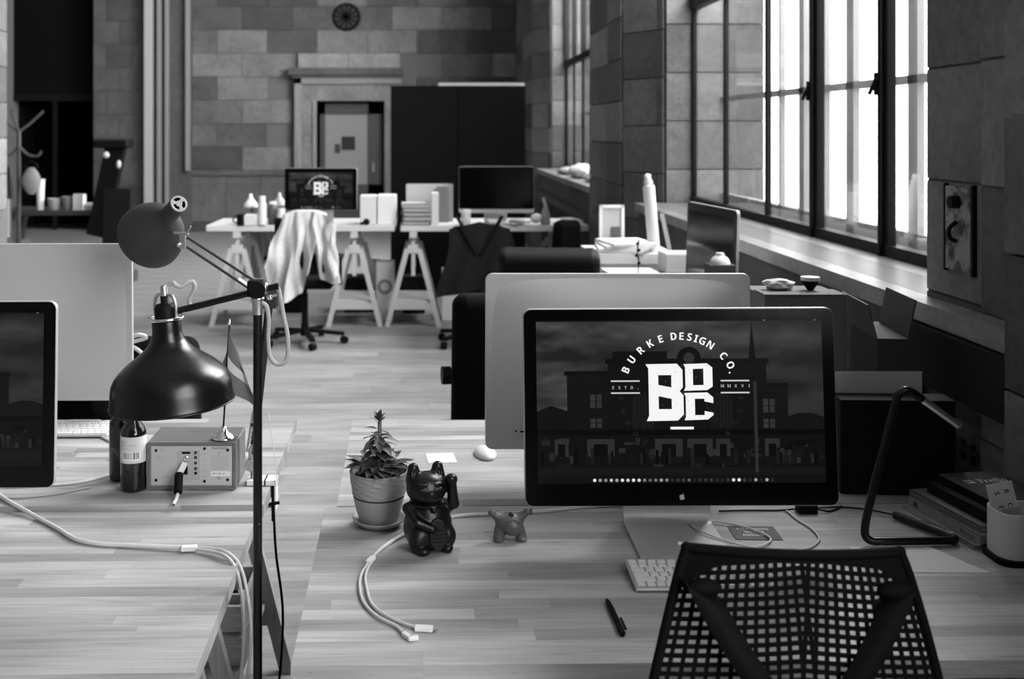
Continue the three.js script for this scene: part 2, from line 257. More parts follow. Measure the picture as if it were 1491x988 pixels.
// ---------------------------------------------------------------- walls of the hall
function blockWall(parent, x0, x1, y0, y1, bw, bh, place, mats, skip) {   // courses of stone blocks, each a part; place(g) turns x,y,(z proud) into the wall
  for (let j = 0; y0 + j * bh < y1 - 0.02; j++) {
    const ya = y0 + j * bh, yb = Math.min(y1, ya + bh); let x = x0 - (j % 2 ? bw / 2 : 0);
    for (; x < x1 - 0.01; x += bw) {
      const a = Math.max(x, x0), b = Math.min(x + bw, x1); if (b - a < 0.03 || (skip && skip((a + b) / 2, (ya + yb) / 2, a, b, ya, yb))) continue;
      const t = 0.03 + rr(0, 0.004), g = metric(box(b - a - 0.008, yb - ya - 0.008, t), rr(0, 9), rr(0, 9));
      at(g, (a + b) / 2, (ya + yb) / 2, t / 2); place(g);
      part('stone_block', g, mats[Math.floor(rnd() * mats.length)], parent);
    }
  }
}
{
  const ZB = -17.5;
  // far end wall with a door opening and a dark opening on the left
  const back = struct('wall_back', [span(-9.2, -6.74, 0, 6.6, ZB, ZB - 0.5), span(-5.34, -1.76, 0, 6.6, ZB, ZB - 0.5), span(-0.68, 2.4, 0, 6.6, ZB, ZB - 0.5), span(-1.76, -0.68, 2.09, 6.6, ZB, ZB - 0.5), span(-6.74, -5.34, 4.6, 6.6, ZB, ZB - 0.5)], std(0.14, 0.9));
  const place = (g) => at(g, 0, 0, ZB);
  // the stones beside the door, light and dark as they were cut
  blockWall(back, -3.76, 1.43, 0.98, 3.97, 0.8, 0.374, place, stones, (x, y, a, b, ya, yb) => (b > -2.14 && a < -0.38 && ya < 2.5));
  blockWall(back, -5.34, -4.5, 0, 3.97, 0.42, 0.374, place, stones.slice(0, 2));
  // smooth wainscot slabs below the ledge
  for (let k = 0; k < 3; k++) part('wainscot_slab', metric(span(-3.76 + k * 0.55, -3.76 + (k + 1) * 0.55 - 0.008, 0.16, 0.9, ZB, ZB + 0.05), k), stones[3], back);
  part('ledge', metric(span(-3.76, -2.12, 0.9, 0.98, ZB, ZB + 0.09)), stones[2], back);
  part('plinth', metric(span(-3.76, -2.12, 0, 0.15, ZB, ZB + 0.07)), stones[0], back);
  // pilaster with pale vertical mouldings
  part('pilaster_shaft', metric(span(-4.5, -3.76, 0, 6.6, ZB, ZB + 0.12)), stones[1], back);
  for (const [x, w] of [[-4.42, 0.13], [-4.25, 0.06], [-4.13, 0.05], [-3.8, 0.06]]) part('moulding', metric(span(x - w / 2, x + w / 2, x > -3.9 ? 0.98 : 0, 6.6, ZB + 0.1, ZB + 0.2)), std(w > 0.1 ? 0.42 : 0.26, 0.7), back);
  // stone door surround
  const s = [metric(span(-2.11, -1.76, 0, 2.09, ZB - 0.2, ZB + 0.1)), metric(span(-0.68, -0.41, 0, 2.09, ZB - 0.2, ZB + 0.1)), metric(span(-2.11, -0.41, 2.09, 2.46, ZB - 0.2, ZB + 0.1))];
  part('door_surround', s, paleStones[0], back);
  part('surround_fillet', [span(-2.11, -2.0, 0, 2.46, ZB, ZB + 0.15), span(-2.11, -0.41, 2.36, 2.46, ZB, ZB + 0.15), span(-1.82, -1.76, 0, 2.09, ZB, ZB + 0.13)], paleStones[1], back);
  part('cornice', [metric(span(-2.2, -0.38, 2.5, 2.61, ZB, ZB + 0.22)), metric(span(-2.14, -0.4, 2.45, 2.5, ZB, ZB + 0.17))], stones[2], back);
  for (const [a, b] of [[-2.06, -1.265], [-1.255, -0.44]]) part('lintel_block', metric(span(a, b, 2.62, 2.845, ZB, ZB + 0.06), a), paleStones[2], back);
  // round wall vent
  const v = thing('wall_medallion', 'dark round cast vent set in the stone wall above the door', 'vent', [-1.29, 3.43, ZB + 0.034]);
  part('rim', rot(new THREE.TorusGeometry(0.2, 0.03, 10, 32), 0, 0, 0), M.frameDark, v); part('plate', rot(cyl(0.2, 0.2, 0.02, 0, 0, 0, 32), Math.PI / 2), std(0.03, 0.7), v);
  part('spoke', [...Array(6)].map((_, k) => rot(box(0.03, 0.36, 0.03, 0, 0, 0.02), 0, 0, k * Math.PI / 6)), M.frameDark, v);
  // door with a pale pane
  const d = struct('door_1', [span(-1.72, -1.64, 0, 2.05, ZB - 0.12, ZB - 0.06), span(-0.95, -0.72, 0, 2.05, ZB - 0.12, ZB - 0.06), span(-1.72, -0.72, 1.88, 2.05, ZB - 0.12, ZB - 0.06), span(-1.72, -0.72, 0, 0.75, ZB - 0.12, ZB - 0.06)], std(0.06, 0.6));
  part('pane', span(-1.64, -0.95, 0.75, 1.88, ZB - 0.105, ZB - 0.085), phys(0.28, 0.3), d, 'pale obscured glass');
  part('notice', span(-1.38, -1.16, 1.3, 1.52, ZB - 0.084, ZB - 0.08), std(0.02, 0.8), d); part('notice', span(-1.49, -1.4, 1.25, 1.4, ZB - 0.084, ZB - 0.08), std(0.05, 0.8), d); part('door_handle', span(-0.88, -0.85, 0.95, 1.1, ZB - 0.06, ZB - 0.02), M.steel, d);
  // dark room beyond the left opening
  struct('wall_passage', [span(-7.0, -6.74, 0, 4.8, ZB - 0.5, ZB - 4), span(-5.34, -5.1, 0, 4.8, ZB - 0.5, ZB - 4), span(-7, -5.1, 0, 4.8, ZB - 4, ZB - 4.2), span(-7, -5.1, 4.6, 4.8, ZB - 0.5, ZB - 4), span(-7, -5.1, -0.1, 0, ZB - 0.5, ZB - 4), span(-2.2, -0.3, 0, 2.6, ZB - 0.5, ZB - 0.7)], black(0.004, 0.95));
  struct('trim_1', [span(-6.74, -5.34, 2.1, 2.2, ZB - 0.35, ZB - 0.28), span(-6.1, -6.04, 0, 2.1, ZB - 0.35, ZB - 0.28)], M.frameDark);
  struct('door_2', span(-6.74, -5.34, 2.2, 4.6, ZB - 0.34, ZB - 0.29), black(0.003, 0.8));  // near-black panel painting the darkness of the upper opening
  // free-standing stone pillar at the far left
  const pil = struct('pillar', span(-4.02, -3.12, 0, 6.6, -7.2, -8.04), std(0.2, 0.9));
    blockWall(pil, 7.2, 8.04, 0, 6.6, 0.9, 0.26, (g) => { rot(g, 0, Math.PI / 2, 0); at(g, -3.125, 0, 0); }, stones);
  // shell
  struct('ceiling', span(-9.2, 2.4, 6.6, 6.9, 8.2, -19), M.ceilingPaint);
  struct('wall_left', span(-9.2, -8.9, 0, 6.6, 8.2, -19), M.plaster);
  struct('wall_front', span(-9.2, 2.4, 0, 6.6, 7.9, 8.2), M.plaster);
}

// ---------------------------------------------------------------- right wall: piers, deep window recesses, sills
{
  const X0 = 1.43, X1 = 2.3, SILL = 1.121;
  const wr = struct('wall_right', [
    span(X0 + 0.09, X1, 0, 6.6, -1.1, -3.276), span(1.645, X1, 0, 6.6, -7.48, -7.9), span(1.645, X1, 0, 6.6, -14.3, -14.72), span(X0 + 0.02, X1, 0, 6.6, -7.9, -9.55), span(X0 + 0.02, X1, 0, 6.6, -14.72, -19), ...[-7.48, -14.3].map((z) => rot(at(new THREE.BoxGeometry(0.47, 6.6, 0.3), 0.232, 3.3, -0.152), 0, -1.126, 0).translate(X0 + 0.012, 0, z - 0.42)), span(X0, X1, 0, 6.6, 4.1, 8.2), span(X0, X1, 0, 6.6, -0.6, -1.1),
    ...[[4.1, -0.6], [-3.276, -7.48], [-9.55, -14.3]].flatMap(([a, b]) => [span(1.5, X1, 0, SILL - 0.04, a, b), span(X0, X1, 6.2, 6.6, a, b)]),
  ], std(0.11, 0.9));
  const toRoom = (x) => (g) => { rot(g, 0, -Math.PI / 2, 0); at(g, x, 0, 0); };   // wall facing -x; block x becomes +z
  // near pier, stepped in three planes towards the window
  blockWall(wr, -2.647, -1.1, 0, 6.2, 1.56, 0.33, toRoom(1.43), stones); 
  part('pier_step', span(1.453, 1.54, 0, 6.2, -2.647, -2.86), stones[1], wr); part('pier_step', span(1.503, 1.54, 0, 6.2, -2.86, -3.275), stones[1], wr);
  blockWall(wr, -2.86, -2.647, 0.15, 6.2, 1.0, 0.33, toRoom(1.48), stones);
  blockWall(wr, -3.276, -2.86, 0.15, 6.2, 2.0, 0.33, toRoom(1.53), stones);
  // pier between the windows: face, inner jamb turned into shade by its splay, outer jamb
  blockWall(wr, -9.55, -8.5, 0, 6.2, 2.2, 0.305, toRoom(X0 + 0.02), stones);
  blockWall(wr, -8.49, -7.9, 0, 6.2, 2.2, 0.305, toRoom(X0 + 0.0), stones);
  blockWall(wr, -17.4, -14.72, 0, 6.2, 1.3, 0.33, toRoom(X0 + 0.02), stones);
  for (const z of [-7.48, -14.3]) {
    blockWall(wr, 0, 0.465, 0, 6.2, 0.8, 0.33, (g) => { rot(g, 0, -1.126, 0); at(g, X0 + 0.012, 0, z - 0.42); }, stones);   // inner reveal, splay shaped to put it in shade
    blockWall(wr, 1.63, 2.3, SILL - 0.1, 6.2, 0.8, 0.33, (g) => at(g, 0, 0, z), stones);
  }
  // panelled apron under the sill with a pierced heater grille
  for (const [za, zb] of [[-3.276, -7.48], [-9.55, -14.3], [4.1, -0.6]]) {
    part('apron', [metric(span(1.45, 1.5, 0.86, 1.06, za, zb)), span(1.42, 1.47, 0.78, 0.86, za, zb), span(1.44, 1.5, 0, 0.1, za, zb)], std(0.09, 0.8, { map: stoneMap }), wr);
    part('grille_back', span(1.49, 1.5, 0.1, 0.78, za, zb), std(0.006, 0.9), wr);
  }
  part('apron', [span(1.40, 1.43, 0.66, 0.74, -2.3, -3.276), span(1.40, 1.43, 0.9, 1.06, -2.65, -3.276)], black(0.02, 0.8), wr);  // near stretch of the apron, its shade put into a darker colour
  const grille = []; for (let k = 0; k < 78; k++) grille.push(box(0.012, 0.66, 0.014, 1.465, 0.44, -2.66 - k * 0.055)); for (let k = 0; k < 13; k++) grille.push(span(1.46, 1.472, 0.12 + k * 0.052, 0.134 + k * 0.052, -2.64, -7.4));
  const gr = part('heater_grille', grille, std(0.03, 0.6), wr, 'dark square-pierced heater grille'); gr.userData.kind = 'stuff';
  // sills with a slotted vent strip
  for (const [za, zb, n] of [[-3.276, -7.48, 1], [-9.55, -14.3, 2], [4.1, -0.6, 3]]) {
    const sl = struct(`trim_${n + 1}`, [metric(span(1.42, 1.5, SILL - 0.055, SILL, n === 1 ? -2.66 : za, zb)), metric(span(1.5, 1.86, SILL - 0.04, SILL - 0.012, za, zb)), metric(span(1.69, 1.86, SILL - 0.02, SILL, za, zb)), metric(span(1.86, 2.42, SILL - 0.12, SILL - 0.01, za, zb))], M.sillStone);
    const bars = []; const N = n === 1 ? 150 : 40; for (let k = 0; k < N; k++) { const z = za + (zb - za) * (k + 0.5) / N; bars.push(box(0.19, 0.012, Math.abs(zb - za) / N * 0.62, 1.595, SILL - 0.006, z)); }
    const b = part('vent_slat', bars, M.sillStone, sl); b.userData.kind = 'stuff';
  }
  // windows: dark inner casements, grey outer casements
  [[-3.3, -7.48, 5], [-9.6, -14.3, 6], [4.0, -0.6, 5]].forEach(([za, zb, n], wi) => {
    const win = new THREE.Group(); win.name = `window_${wi + 1}`; win.userData.kind = 'structure'; scene.add(win);
    const zs = wi === 0 ? [-3.56, -4.31, -5.08, -5.83, -6.65, -7.45] : [...Array(n + 1)].map((_, k) => za + (zb - za) * k / n + (k === n ? 0.03 : k ? 0 : -0.03));
    zs.forEach((z, k) => part('mullion', wi === 0 && (k === 1 || k === 2) ? [rbox(0.045, 1.36, 0.055, 0.01, 1.82, 1.795, z), rbox(0.02, 1.36, 0.022, 0.006, 1.789, 1.795, z)] : rbox(0.032, 1.36, 0.024 + (k === n ? 0.03 : 0), 0.006, 1.82, 1.795, z), M.frameDark, win));
    part('bottom_rail', span(1.795, 1.85, SILL, SILL + 0.045, za, zb), M.frameDark, win); part('head_rail', span(1.79, 1.86, 2.44, 2.52, za, zb), M.frameDark, win);
    part('upper_rail', span(1.79, 1.86, 6.12, 6.2, za, zb), M.frameDark, win);
    for (let k = 0; k < n; k++) {
      const a = zs[k] - 0.02, b = zs[k + 1] + 0.02;
      part('pane', span(1.817, 1.821, SILL + 0.04, 2.45, a, b), M.glassPane, win);
      part('upper_pane', span(1.817, 1.821, 2.5, 6.13, a, b), M.glassPane, win); part('upper_mullion', span(1.79, 1.85, 2.5, 6.13, b - 0.02, b + 0.02), M.frameDark, win);
    }
    if (wi === 0) for (const [z, w] of [[-6.2, 0.03], [-5.84, 0.08], [-5.51, 0.025], [-5.17, 0.09], [-4.5, 0.09], [-4.1, 0.03]]) part('outer_stile', span(2.0, 2.03, SILL, 2.5, z - w / 2, z + w / 2), M.frameGrey, win);
    part('outer_transom', span(2.0, 2.04, 1.81, 1.845, za, zb), M.frameGrey, win); part('outer_rail', span(2.0, 2.05, SILL, SILL + 0.07, za, zb), M.frameGrey, win);
    if (wi === 0) for (const k of [1, 2]) part('window_latch', [rbox(0.025, 0.09, 0.02, 0.006, 1.782, 1.8, zs[k] - 0.015), rod(V(1.777, 1.83, zs[k]), V(1.757, 1.76, zs[k] - 0.03), 0.008)], M.frameDark, win);
  });
}
// ground beyond the windows
struct('terrace', span(2.3, 9, -0.6, -0.5, 8, -19), std(0.5, 0.9));
{
  const p = thing('wall_plate', 'old stained metal plate with a black hook on the dark pier', 'plate', [1.493, 1.34, -3.06]);
  part('plate', metric(box(0.012, 0.235, 0.15), 0, 0), std(0.34, 0.8, { map: rustMap }), p); part('frame', box(0.016, 0.25, 0.012, 0, 0, 0.08), M.frameDark, p); part('frame', box(0.016, 0.25, 0.008, 0, 0, -0.078), M.frameDark, p);
  part('knob', rot(cyl(0.02, 0.016, 0.03, 0, 0, 0, 16), 0, 0, Math.PI / 2).translate(0, 0.075, 0), M.frameDark, p); part('hook', tube([[-0.01, 0.02, 0], [-0.03, 0.0, 0], [-0.03, -0.025, 0.006], [-0.015, -0.035, 0.012]], 0.006), M.frameDark, p);
}

// ---------------------------------------------------------------- trestle tables
function deskTop(label, [x, z], h, turn, W = 1.55, D = 0.75, T = 0.03, s = 1) {   // x, z: near left corner
  seed = 7000 + s * 131; const d = thing('worktop', label, 'table', [x, h - T, -z], turn);
  const rows = 18, w = D / rows;
  for (let j = 0; j < rows; j++) {
    let a = -rr(0, 0.5);
    while (a < W) { const L = rr(0.3, 0.85), p = Math.max(0, a), q = Math.min(W, a + L); if (W - q < 0.08) { a = W; } else a += L; const e = a === W ? W : q; if (e - p > 0.02) part('stave', metric(box(e - p - 0.0003, T + rr(-0.00015, 0.00015), w - 0.0003, (p + e) / 2, T / 2, -w * (j + 0.5)), rr(0, 4), rr(0, 4)), beech[Math.floor(rnd() * 5)], d); if (a >= W) break; }
  }
  return d;
}
const R1 = 0.018;
deskTop('beech worktop that carries the lit screen, keyboard and potted plant', [-0.222, 1.775], 0.745, R1, 1.55, 0.75, 0.03, 1);
deskTop('beech worktop carrying the computer with its silver back, mouse and paper note', [-0.21, 2.53], 0.745, R1, 1.55, 0.75, 0.03, 2);
deskTop('beech worktop with only a thick white cable lying across it', [-1.922, 1.725], 0.745, R1, 1.55, 0.75, 0.03, 3);
deskTop('beech worktop under the radio, bottles and small keyboard', [-1.925, 2.478], 0.757, R1, 1.55, 0.75, 0.03, 4);

function trestle(label, x, z, h, m, D = 0.62, group) {   // A frames at both ends, adjustable posts, top beam
  const t = thing('trestle', label, 'trestle', [x, 0, -z], 0, group);
  const yt = h - 0.1;
  for (const e of [0, -D]) {
    for (const s of [-1, 1]) part('leg', metric(beam(V(s * 0.215, 0, e), V(s * 0.05, Math.min(yt - 0.02, 0.64), e), 0.04, 0.028), rr(0, 2), 0, 'y'), m, t);
    part('crossbar', metric(box(0.36, 0.055, 0.02, 0, 0.17, e)), m, t); part('head_block', box(0.09, 0.07, 0.034, 0, Math.min(yt - 0.02, 0.64), e), m, t);
    part('post', box(0.03, yt - 0.42, 0.02, 0, (yt + 0.42) / 2, e), m, t);
  }
  part('top_beam', metric(box(0.06, 0.05, D + 0.08, 0, h - 0.03 - 0.025 - 0.0005, -D / 2), 0, 0, 'z'), m, t); part('shelf', metric(box(0.3, 0.014, D - 0.03, 0, 0.205, -D / 2), 0, 0, 'z'), m, t);
  return t;
}
trestle('pale wooden trestle under the cable-strewn worktop, beside the lamp pole', -0.64, 1.85, 0.7445, M.legWood);
trestle('pale wooden trestle under the radio end of the worktop', -0.632, 2.64, 0.7565, M.legWood);
trestle('pale wooden trestle under the plant end of the worktop', 0.12, 1.9, 0.7445, M.legWood, 0.58);
trestle('pale wooden trestle under the worktop with the paper note', 0.14, 2.66, 0.7445, M.legWood, 0.55);
trestle('pale wooden trestle under the worktop, below the book stack', 1.05, 1.9, 0.7445, M.legWood, 0.58);
trestle('pale wooden trestle under the worktop, below the dark upright box', 1.06, 2.66, 0.7445, M.legWood, 0.55);

// ---------------------------------------------------------------- screens and computers
function bulge(w, h, r, z0, depth) {   // domed back of a case: rings from the outline to the middle
  const pts = roundRect(w, h, r).getSpacedPoints(120); pts.pop(); const n = pts.length, rings = 18, f = (t) => 1 - Math.min(1, Math.abs(t)) ** 3;
  return surface((u, v) => { const q = pts[Math.round(u * n) % n], k = 1 - v; return V(q.x * k, q.y * k, z0 - depth * f(2 * q.x * k / w) * f(2 * q.y * k / h)); }, n, rings);
}
function appleShape(s) {
  const a = new THREE.Shape(); a.moveTo(0, -0.44 * s); a.bezierCurveTo(0.1 * s, -0.44 * s, 0.14 * s, -0.5 * s, 0.24 * s, -0.44 * s); a.bezierCurveTo(0.34 * s, -0.36 * s, 0.42 * s, -0.2 * s, 0.42 * s, -0.12 * s); a.bezierCurveTo(0.24 * s, -0.02 * s, 0.24 * s, 0.18 * s, 0.38 * s, 0.26 * s);
  a.bezierCurveTo(0.26 * s, 0.4 * s, 0.12 * s, 0.3 * s, 0, 0.28 * s); a.bezierCurveTo(-0.12 * s, 0.3 * s, -0.3 * s, 0.42 * s, -0.4 * s, 0.16 * s); a.bezierCurveTo(-0.46 * s, -0.1 * s, -0.26 * s, -0.5 * s, -0.14 * s, -0.48 * s); a.bezierCurveTo(-0.08 * s, -0.46 * s, -0.06 * s, -0.44 * s, 0, -0.44 * s);
  const l = new THREE.Shape(); l.moveTo(0, 0.34 * s); l.quadraticCurveTo(0, 0.54 * s, 0.18 * s, 0.6 * s); l.quadraticCurveTo(0.2 * s, 0.4 * s, 0, 0.34 * s);
  return [a, l];
}
function screenUnit(name, label, category, pos, turn, { w = 0.65, h = 0.407, chin = 0, lift = 0.092, tilt = 0.07, roll = 0, screen = screenLit, foot = 0.2, group, markings = false, frameW = 0.027 } = {}) {
  const t = thing(name, label, category, pos, turn, group);
  const T = new THREE.Matrix4().makeTranslation(0, lift, 0).multiply(new THREE.Matrix4().makeRotationFromEuler(new THREE.Euler(-tilt, 0, roll))).multiply(new THREE.Matrix4().makeTranslation(0, h / 2, 0));
  const put = (g) => g.applyMatrix4(T);
  part('case', put(merge([at(extrude(roundRect(w, h, 0.018), 0.009, 0.002), 0, 0, -0.012), bulge(w - 0.002, h - 0.002, 0.018, -0.010, 0.03)])), M.alu, t);
  const gh = h - chin;
  part('bezel', put(at(extrude(roundRect(w - 0.004, gh - 0.004, 0.016), 0.0025, 0.0006), 0, chin / 2, -0.0008)), M.bezel, t, 'glossy black bezel');
  const sw = w - 2 * frameW, sh = sw * 9 / 16, sp = new THREE.PlaneGeometry(sw, sh); part('screen', put(at(sp, 0, chin ? chin / 2 : (gh - sh) / 2 - frameW + 0.003, 0.0031)), screen, t);
  const ey = chin ? -h / 2 + chin / 2 : -h / 2 + 0.02; part('emblem', put(at(merge(appleShape(0.013).map((s) => extrude(s, 0.0004))), 0, ey, chin ? -0.0008 : 0.0024)), chin ? std(0.02, 0.3) : std(0.42, 0.3), t);
  if (markings) { part('slot', put(merge([box(0.03, 0.0035, 0.002, w / 2 - 0.1, -h / 2 + 0.047, -0.0225), box(0.004, 0.004, 0.002, w / 2 - 0.075, -h / 2 + 0.047, -0.0195)].map((g) => at(g, 0, 0, 0)))), M.blackMatte, t); }
  // bent sheet foot
  const f = new THREE.Shape(), th = 0.007; const yb = 0.0, top = lift + h * 0.42;
  f.moveTo(foot * 0.22, yb); f.lineTo(foot * 0.22, yb + th); f.lineTo(-foot * 0.58, yb + th); f.quadraticCurveTo(-foot * 0.72, yb + th, -foot * 0.68, yb + 0.04); f.lineTo(-0.05, top); f.lineTo(-0.055, top + 0.02); f.lineTo(-foot * 0.72, yb + 0.045); f.quadraticCurveTo(-foot * 0.8, yb, -foot * 0.62, yb); f.lineTo(foot * 0.22, yb);
  const fg = rot(extrude(f, 0.19, 0.001), 0, -Math.PI / 2, 0); at(fg, 0.095, 0.001, 0); part('stand', fg, M.alu, t);
  return t;
}
const screenOff = phys(0.002, 0.1, { specularIntensity: 0.5 });
screenUnit('monitor', 'large monitor with a lit white emblem standing over the keyboard', 'monitor', [0.528, 0.745, -2.262], -0.01, { tilt: 0.07, roll: 0.007, foot: 0.22 });
screenUnit('monitor', 'monitor half out of the frame beside the silver-backed computer', 'monitor', [-1.141, 0.745, -2.385], 0.02, { lift: 0.088, tilt: 0.04, foot: 0.11 });
screenUnit('desktop_computer', 'computer showing its plain silver back, behind the monitor with the emblem', 'computer', [0.468, 0.745, -2.705], Math.PI, { h: 0.435, chin: 0.06, lift: 0.085, tilt: 0.03, screen: screenOff, markings: true, foot: 0.18 });
screenUnit('desktop_computer', 'computer showing its silver back, beside the dark bottles', 'computer', [-1.13, 0.757, -3.0], Math.PI, { h: 0.43, chin: 0.06, lift: 0.12, tilt: 0.02, screen: screenOff, foot: 0.18 });

// ---------------------------------------------------------------- keyboards
function keyboard(label, pos, turn) {
  const k = thing('keyboard', label, 'keyboard', pos, turn); const W = 0.28, D = 0.116, tilt = 0.105;
  const T = new THREE.Matrix4().makeTranslation(0, 0.003, 0).multiply(new THREE.Matrix4().makeRotationX(tilt)), put = (g) => g.applyMatrix4(T);
  part('tray', put(rbox(W, 0.006, D, 0.0028, W / 2, 0.003, -D / 2)), M.alu, k); part('battery_tube', rot(cyl(0.0078, 0.0078, W - 0.004, 0, 0, 0, 20), 0, 0, -Math.PI / 2).translate(0.002, 0.0085, -D + 0.006), M.alu, k);
  const rows = [[0.0105, [...Array(14)].map(() => 1)], [0.0175, [...Array(13)].map(() => 1).concat(1.5)], [0.0175, [1.5, ...Array(12).fill(1), 1]], [0.0175, [1.8, ...Array(11).fill(1), 1.8]], [0.0175, [2.3, ...Array(10).fill(1), 2.3]], [0.0175, [1, 1, 1, 1.2, 5, 1.2, 1, 1, 1, 1]]];
  let z = -D + 0.006; const cache = new Map();
  for (const [d, keys] of rows) {
    const tot = keys.reduce((a, b) => a + b, 0), u = (W - 0.008) / tot; let x = 0.004;
    for (const q of keys) { const w = q * u - 0.0036, id = w.toFixed(4) + d; if (!cache.has(id)) cache.set(id, put(rbox(w, 0.0022, d - 0.0024, 0.0008, 0, 0, 0, 1))); const m = part('key', cache.get(id), M.whiteGloss, k); const o = V(x + q * u / 2, 0.0068, z + d / 2).applyMatrix4(T).sub(V(0, 0, 0).applyMatrix4(T)); m.position.copy(o); x += q * u; }
    z += d + 0.0005;
  }
}
keyboard('white-keyed silver keyboard lying below the lit monitor', [0.392, 0.7455, -2.052], 0.02);
keyboard('white-keyed silver keyboard below the silver-backed computer by the bottles', [-1.172, 0.7575, -3.04], 0.02);

// ---------------------------------------------------------------- black floor lamp in the gap between the desks
{
  const z = -2.1, t = thing('floor_lamp', 'black metal floor lamp with a wide bell shade, standing between the desks', 'lamp', [-0.326, 0, z]), lx = (x) => x + 0.326;
  part('base', lathe([[0, 0], [0.135, 0], [0.14, 0.004], [0.14, 0.014], [0.13, 0.02], [0.012, 0.026], [0, 0.026]], 48), M.blackSatin, t);
  const pole = part('pole', cyl(0.0088, 0.0088, 1.25, 0, 0.02, 0, 20), M.blackSatin, t); part('screw', ball(0.004, -0.009, 1.05, 0.003), M.blackSatin, pole); part('screw', ball(0.004, 0.002, 0.86, 0.0085), M.blackSatin, pole);
  part('collar', lathe([[0.0105, 1.262], [0.0105, 1.29], [0.0125, 1.291], [0.0125, 1.296], [0, 1.296]], 24), M.steel, t);
  const joint = part('joint', [rbox(0.034, 0.032, 0.03, 0.005, -0.002, 1.312, 0), rot(cyl(0.016, 0.016, 0.034, 0, 0, 0, 24), Math.PI / 2, 0, 0).translate(0.001, 1.312, -0.015)], M.blackPlastic, t); part('cap', rot(lathe([[0, 0.004], [0.010, 0.003], [0.0115, 0], [0.0115, -0.004]], 20), 0, 0, -Math.PI / 2).translate(0.016, 1.312, 0), M.steel, joint);
  const A = V(lx(-0.482), 1.268, 0.0), B = V(lx(-0.286), 1.3165, 0.0); part('arm', rod(A, B, 0.0065), M.blackSatin, t);
  const C = V(lx(-0.49), 1.093, 0), q = new THREE.Matrix4().makeTranslation(C.x, C.y, C.z).multiply(new THREE.Matrix4().makeRotationFromEuler(new THREE.Euler(0.02, 0, 0.07)));
  const out = [[0.119, 0], [0.1185, 0.004], [0.1165, 0.012], [0.115, 0.03], [0.1125, 0.042], [0.107, 0.053], [0.098, 0.0635], [0.085, 0.075], [0.068, 0.0875], [0.052, 0.099], [0.041, 0.109], [0.034, 0.118], [0.0295, 0.128], [0.028, 0.14], [0.028, 0.158], [0.026, 0.16], [0.0, 0.16]];
  const sh = part('shade', lathe([[0.0, 0.156], [0.02, 0.155], [0.026, 0.13], [0.05, 0.096], [0.082, 0.074], [0.104, 0.052], [0.112, 0.03], [0.1155, 0.004], [0.117, 0.0], [0.119, 0.0], ...out.slice(1)], 64).applyMatrix4(q), M.blackSatin, t);
  part('rim_bead', rot(new THREE.TorusGeometry(0.1185, 0.0017, 8, 64), Math.PI / 2).applyMatrix4(q), M.blackSatin, sh);
  part('neck_ring', rot(new THREE.TorusGeometry(0.0325, 0.0032, 10, 40), Math.PI / 2).translate(0, 0.163, 0).applyMatrix4(q), M.chrome, t);
  part('socket', lathe([[0.021, 0.16], [0.021, 0.182], [0.017, 0.19], [0.008, 0.192], [0.008, 0.206], [0, 0.206]], 24).applyMatrix4(q), M.blackPlastic, t);
  for (const a of [0.5, 0.5 + Math.PI]) { const c = Math.cos(a), s = Math.sin(a); part('strap', tube([V(c * 0.026, 0.163, s * 0.026), V(c * 0.026, 0.192, s * 0.026), V(c * 0.018, 0.206, s * 0.018), V(0, 0.208, 0)], 0.0032, 24, 8).applyMatrix4(q), M.steel, t); }
  part('top_nipple', lathe([[0.007, 0.206], [0.007, 0.222], [0.005, 0.226], [0, 0.226]], 18).applyMatrix4(q), M.steel, t);
  part('cord', tube([V(lx(-0.4965), 1.318, 0), V(lx(-0.488), 1.323, 0.002), V(lx(-0.482), 1.318, 0.005), V(lx(-0.472), 1.316, 0.004), V(lx(-0.461), 1.323, 0), V(lx(-0.452), 1.324, -0.004), V(lx(-0.448), 1.314, -0.006), V(lx(-0.452), 1.302, -0.007), V(lx(-0.459), 1.288, -0.008), V(lx(-0.458), 1.279, -0.008)], 0.0042, 90, 10), M.braid, t);
  part('cord', tube([V(lx(-0.288), 1.314, -0.004), V(lx(-0.284), 1.300, -0.004), V(lx(-0.277), 1.26, -0.004), V(lx(-0.268), 1.215, 0), V(lx(-0.272), 1.172, 0), V(lx(-0.288), 1.166, 0), V(lx(-0.301), 1.178, 0), V(lx(-0.306), 1.215, 0), V(lx(-0.305), 1.255, 0), V(lx(-0.310), 1.279, 0), V(lx(-0.318), 1.284, 0)], 0.0042, 110, 10), M.braid, t);
}

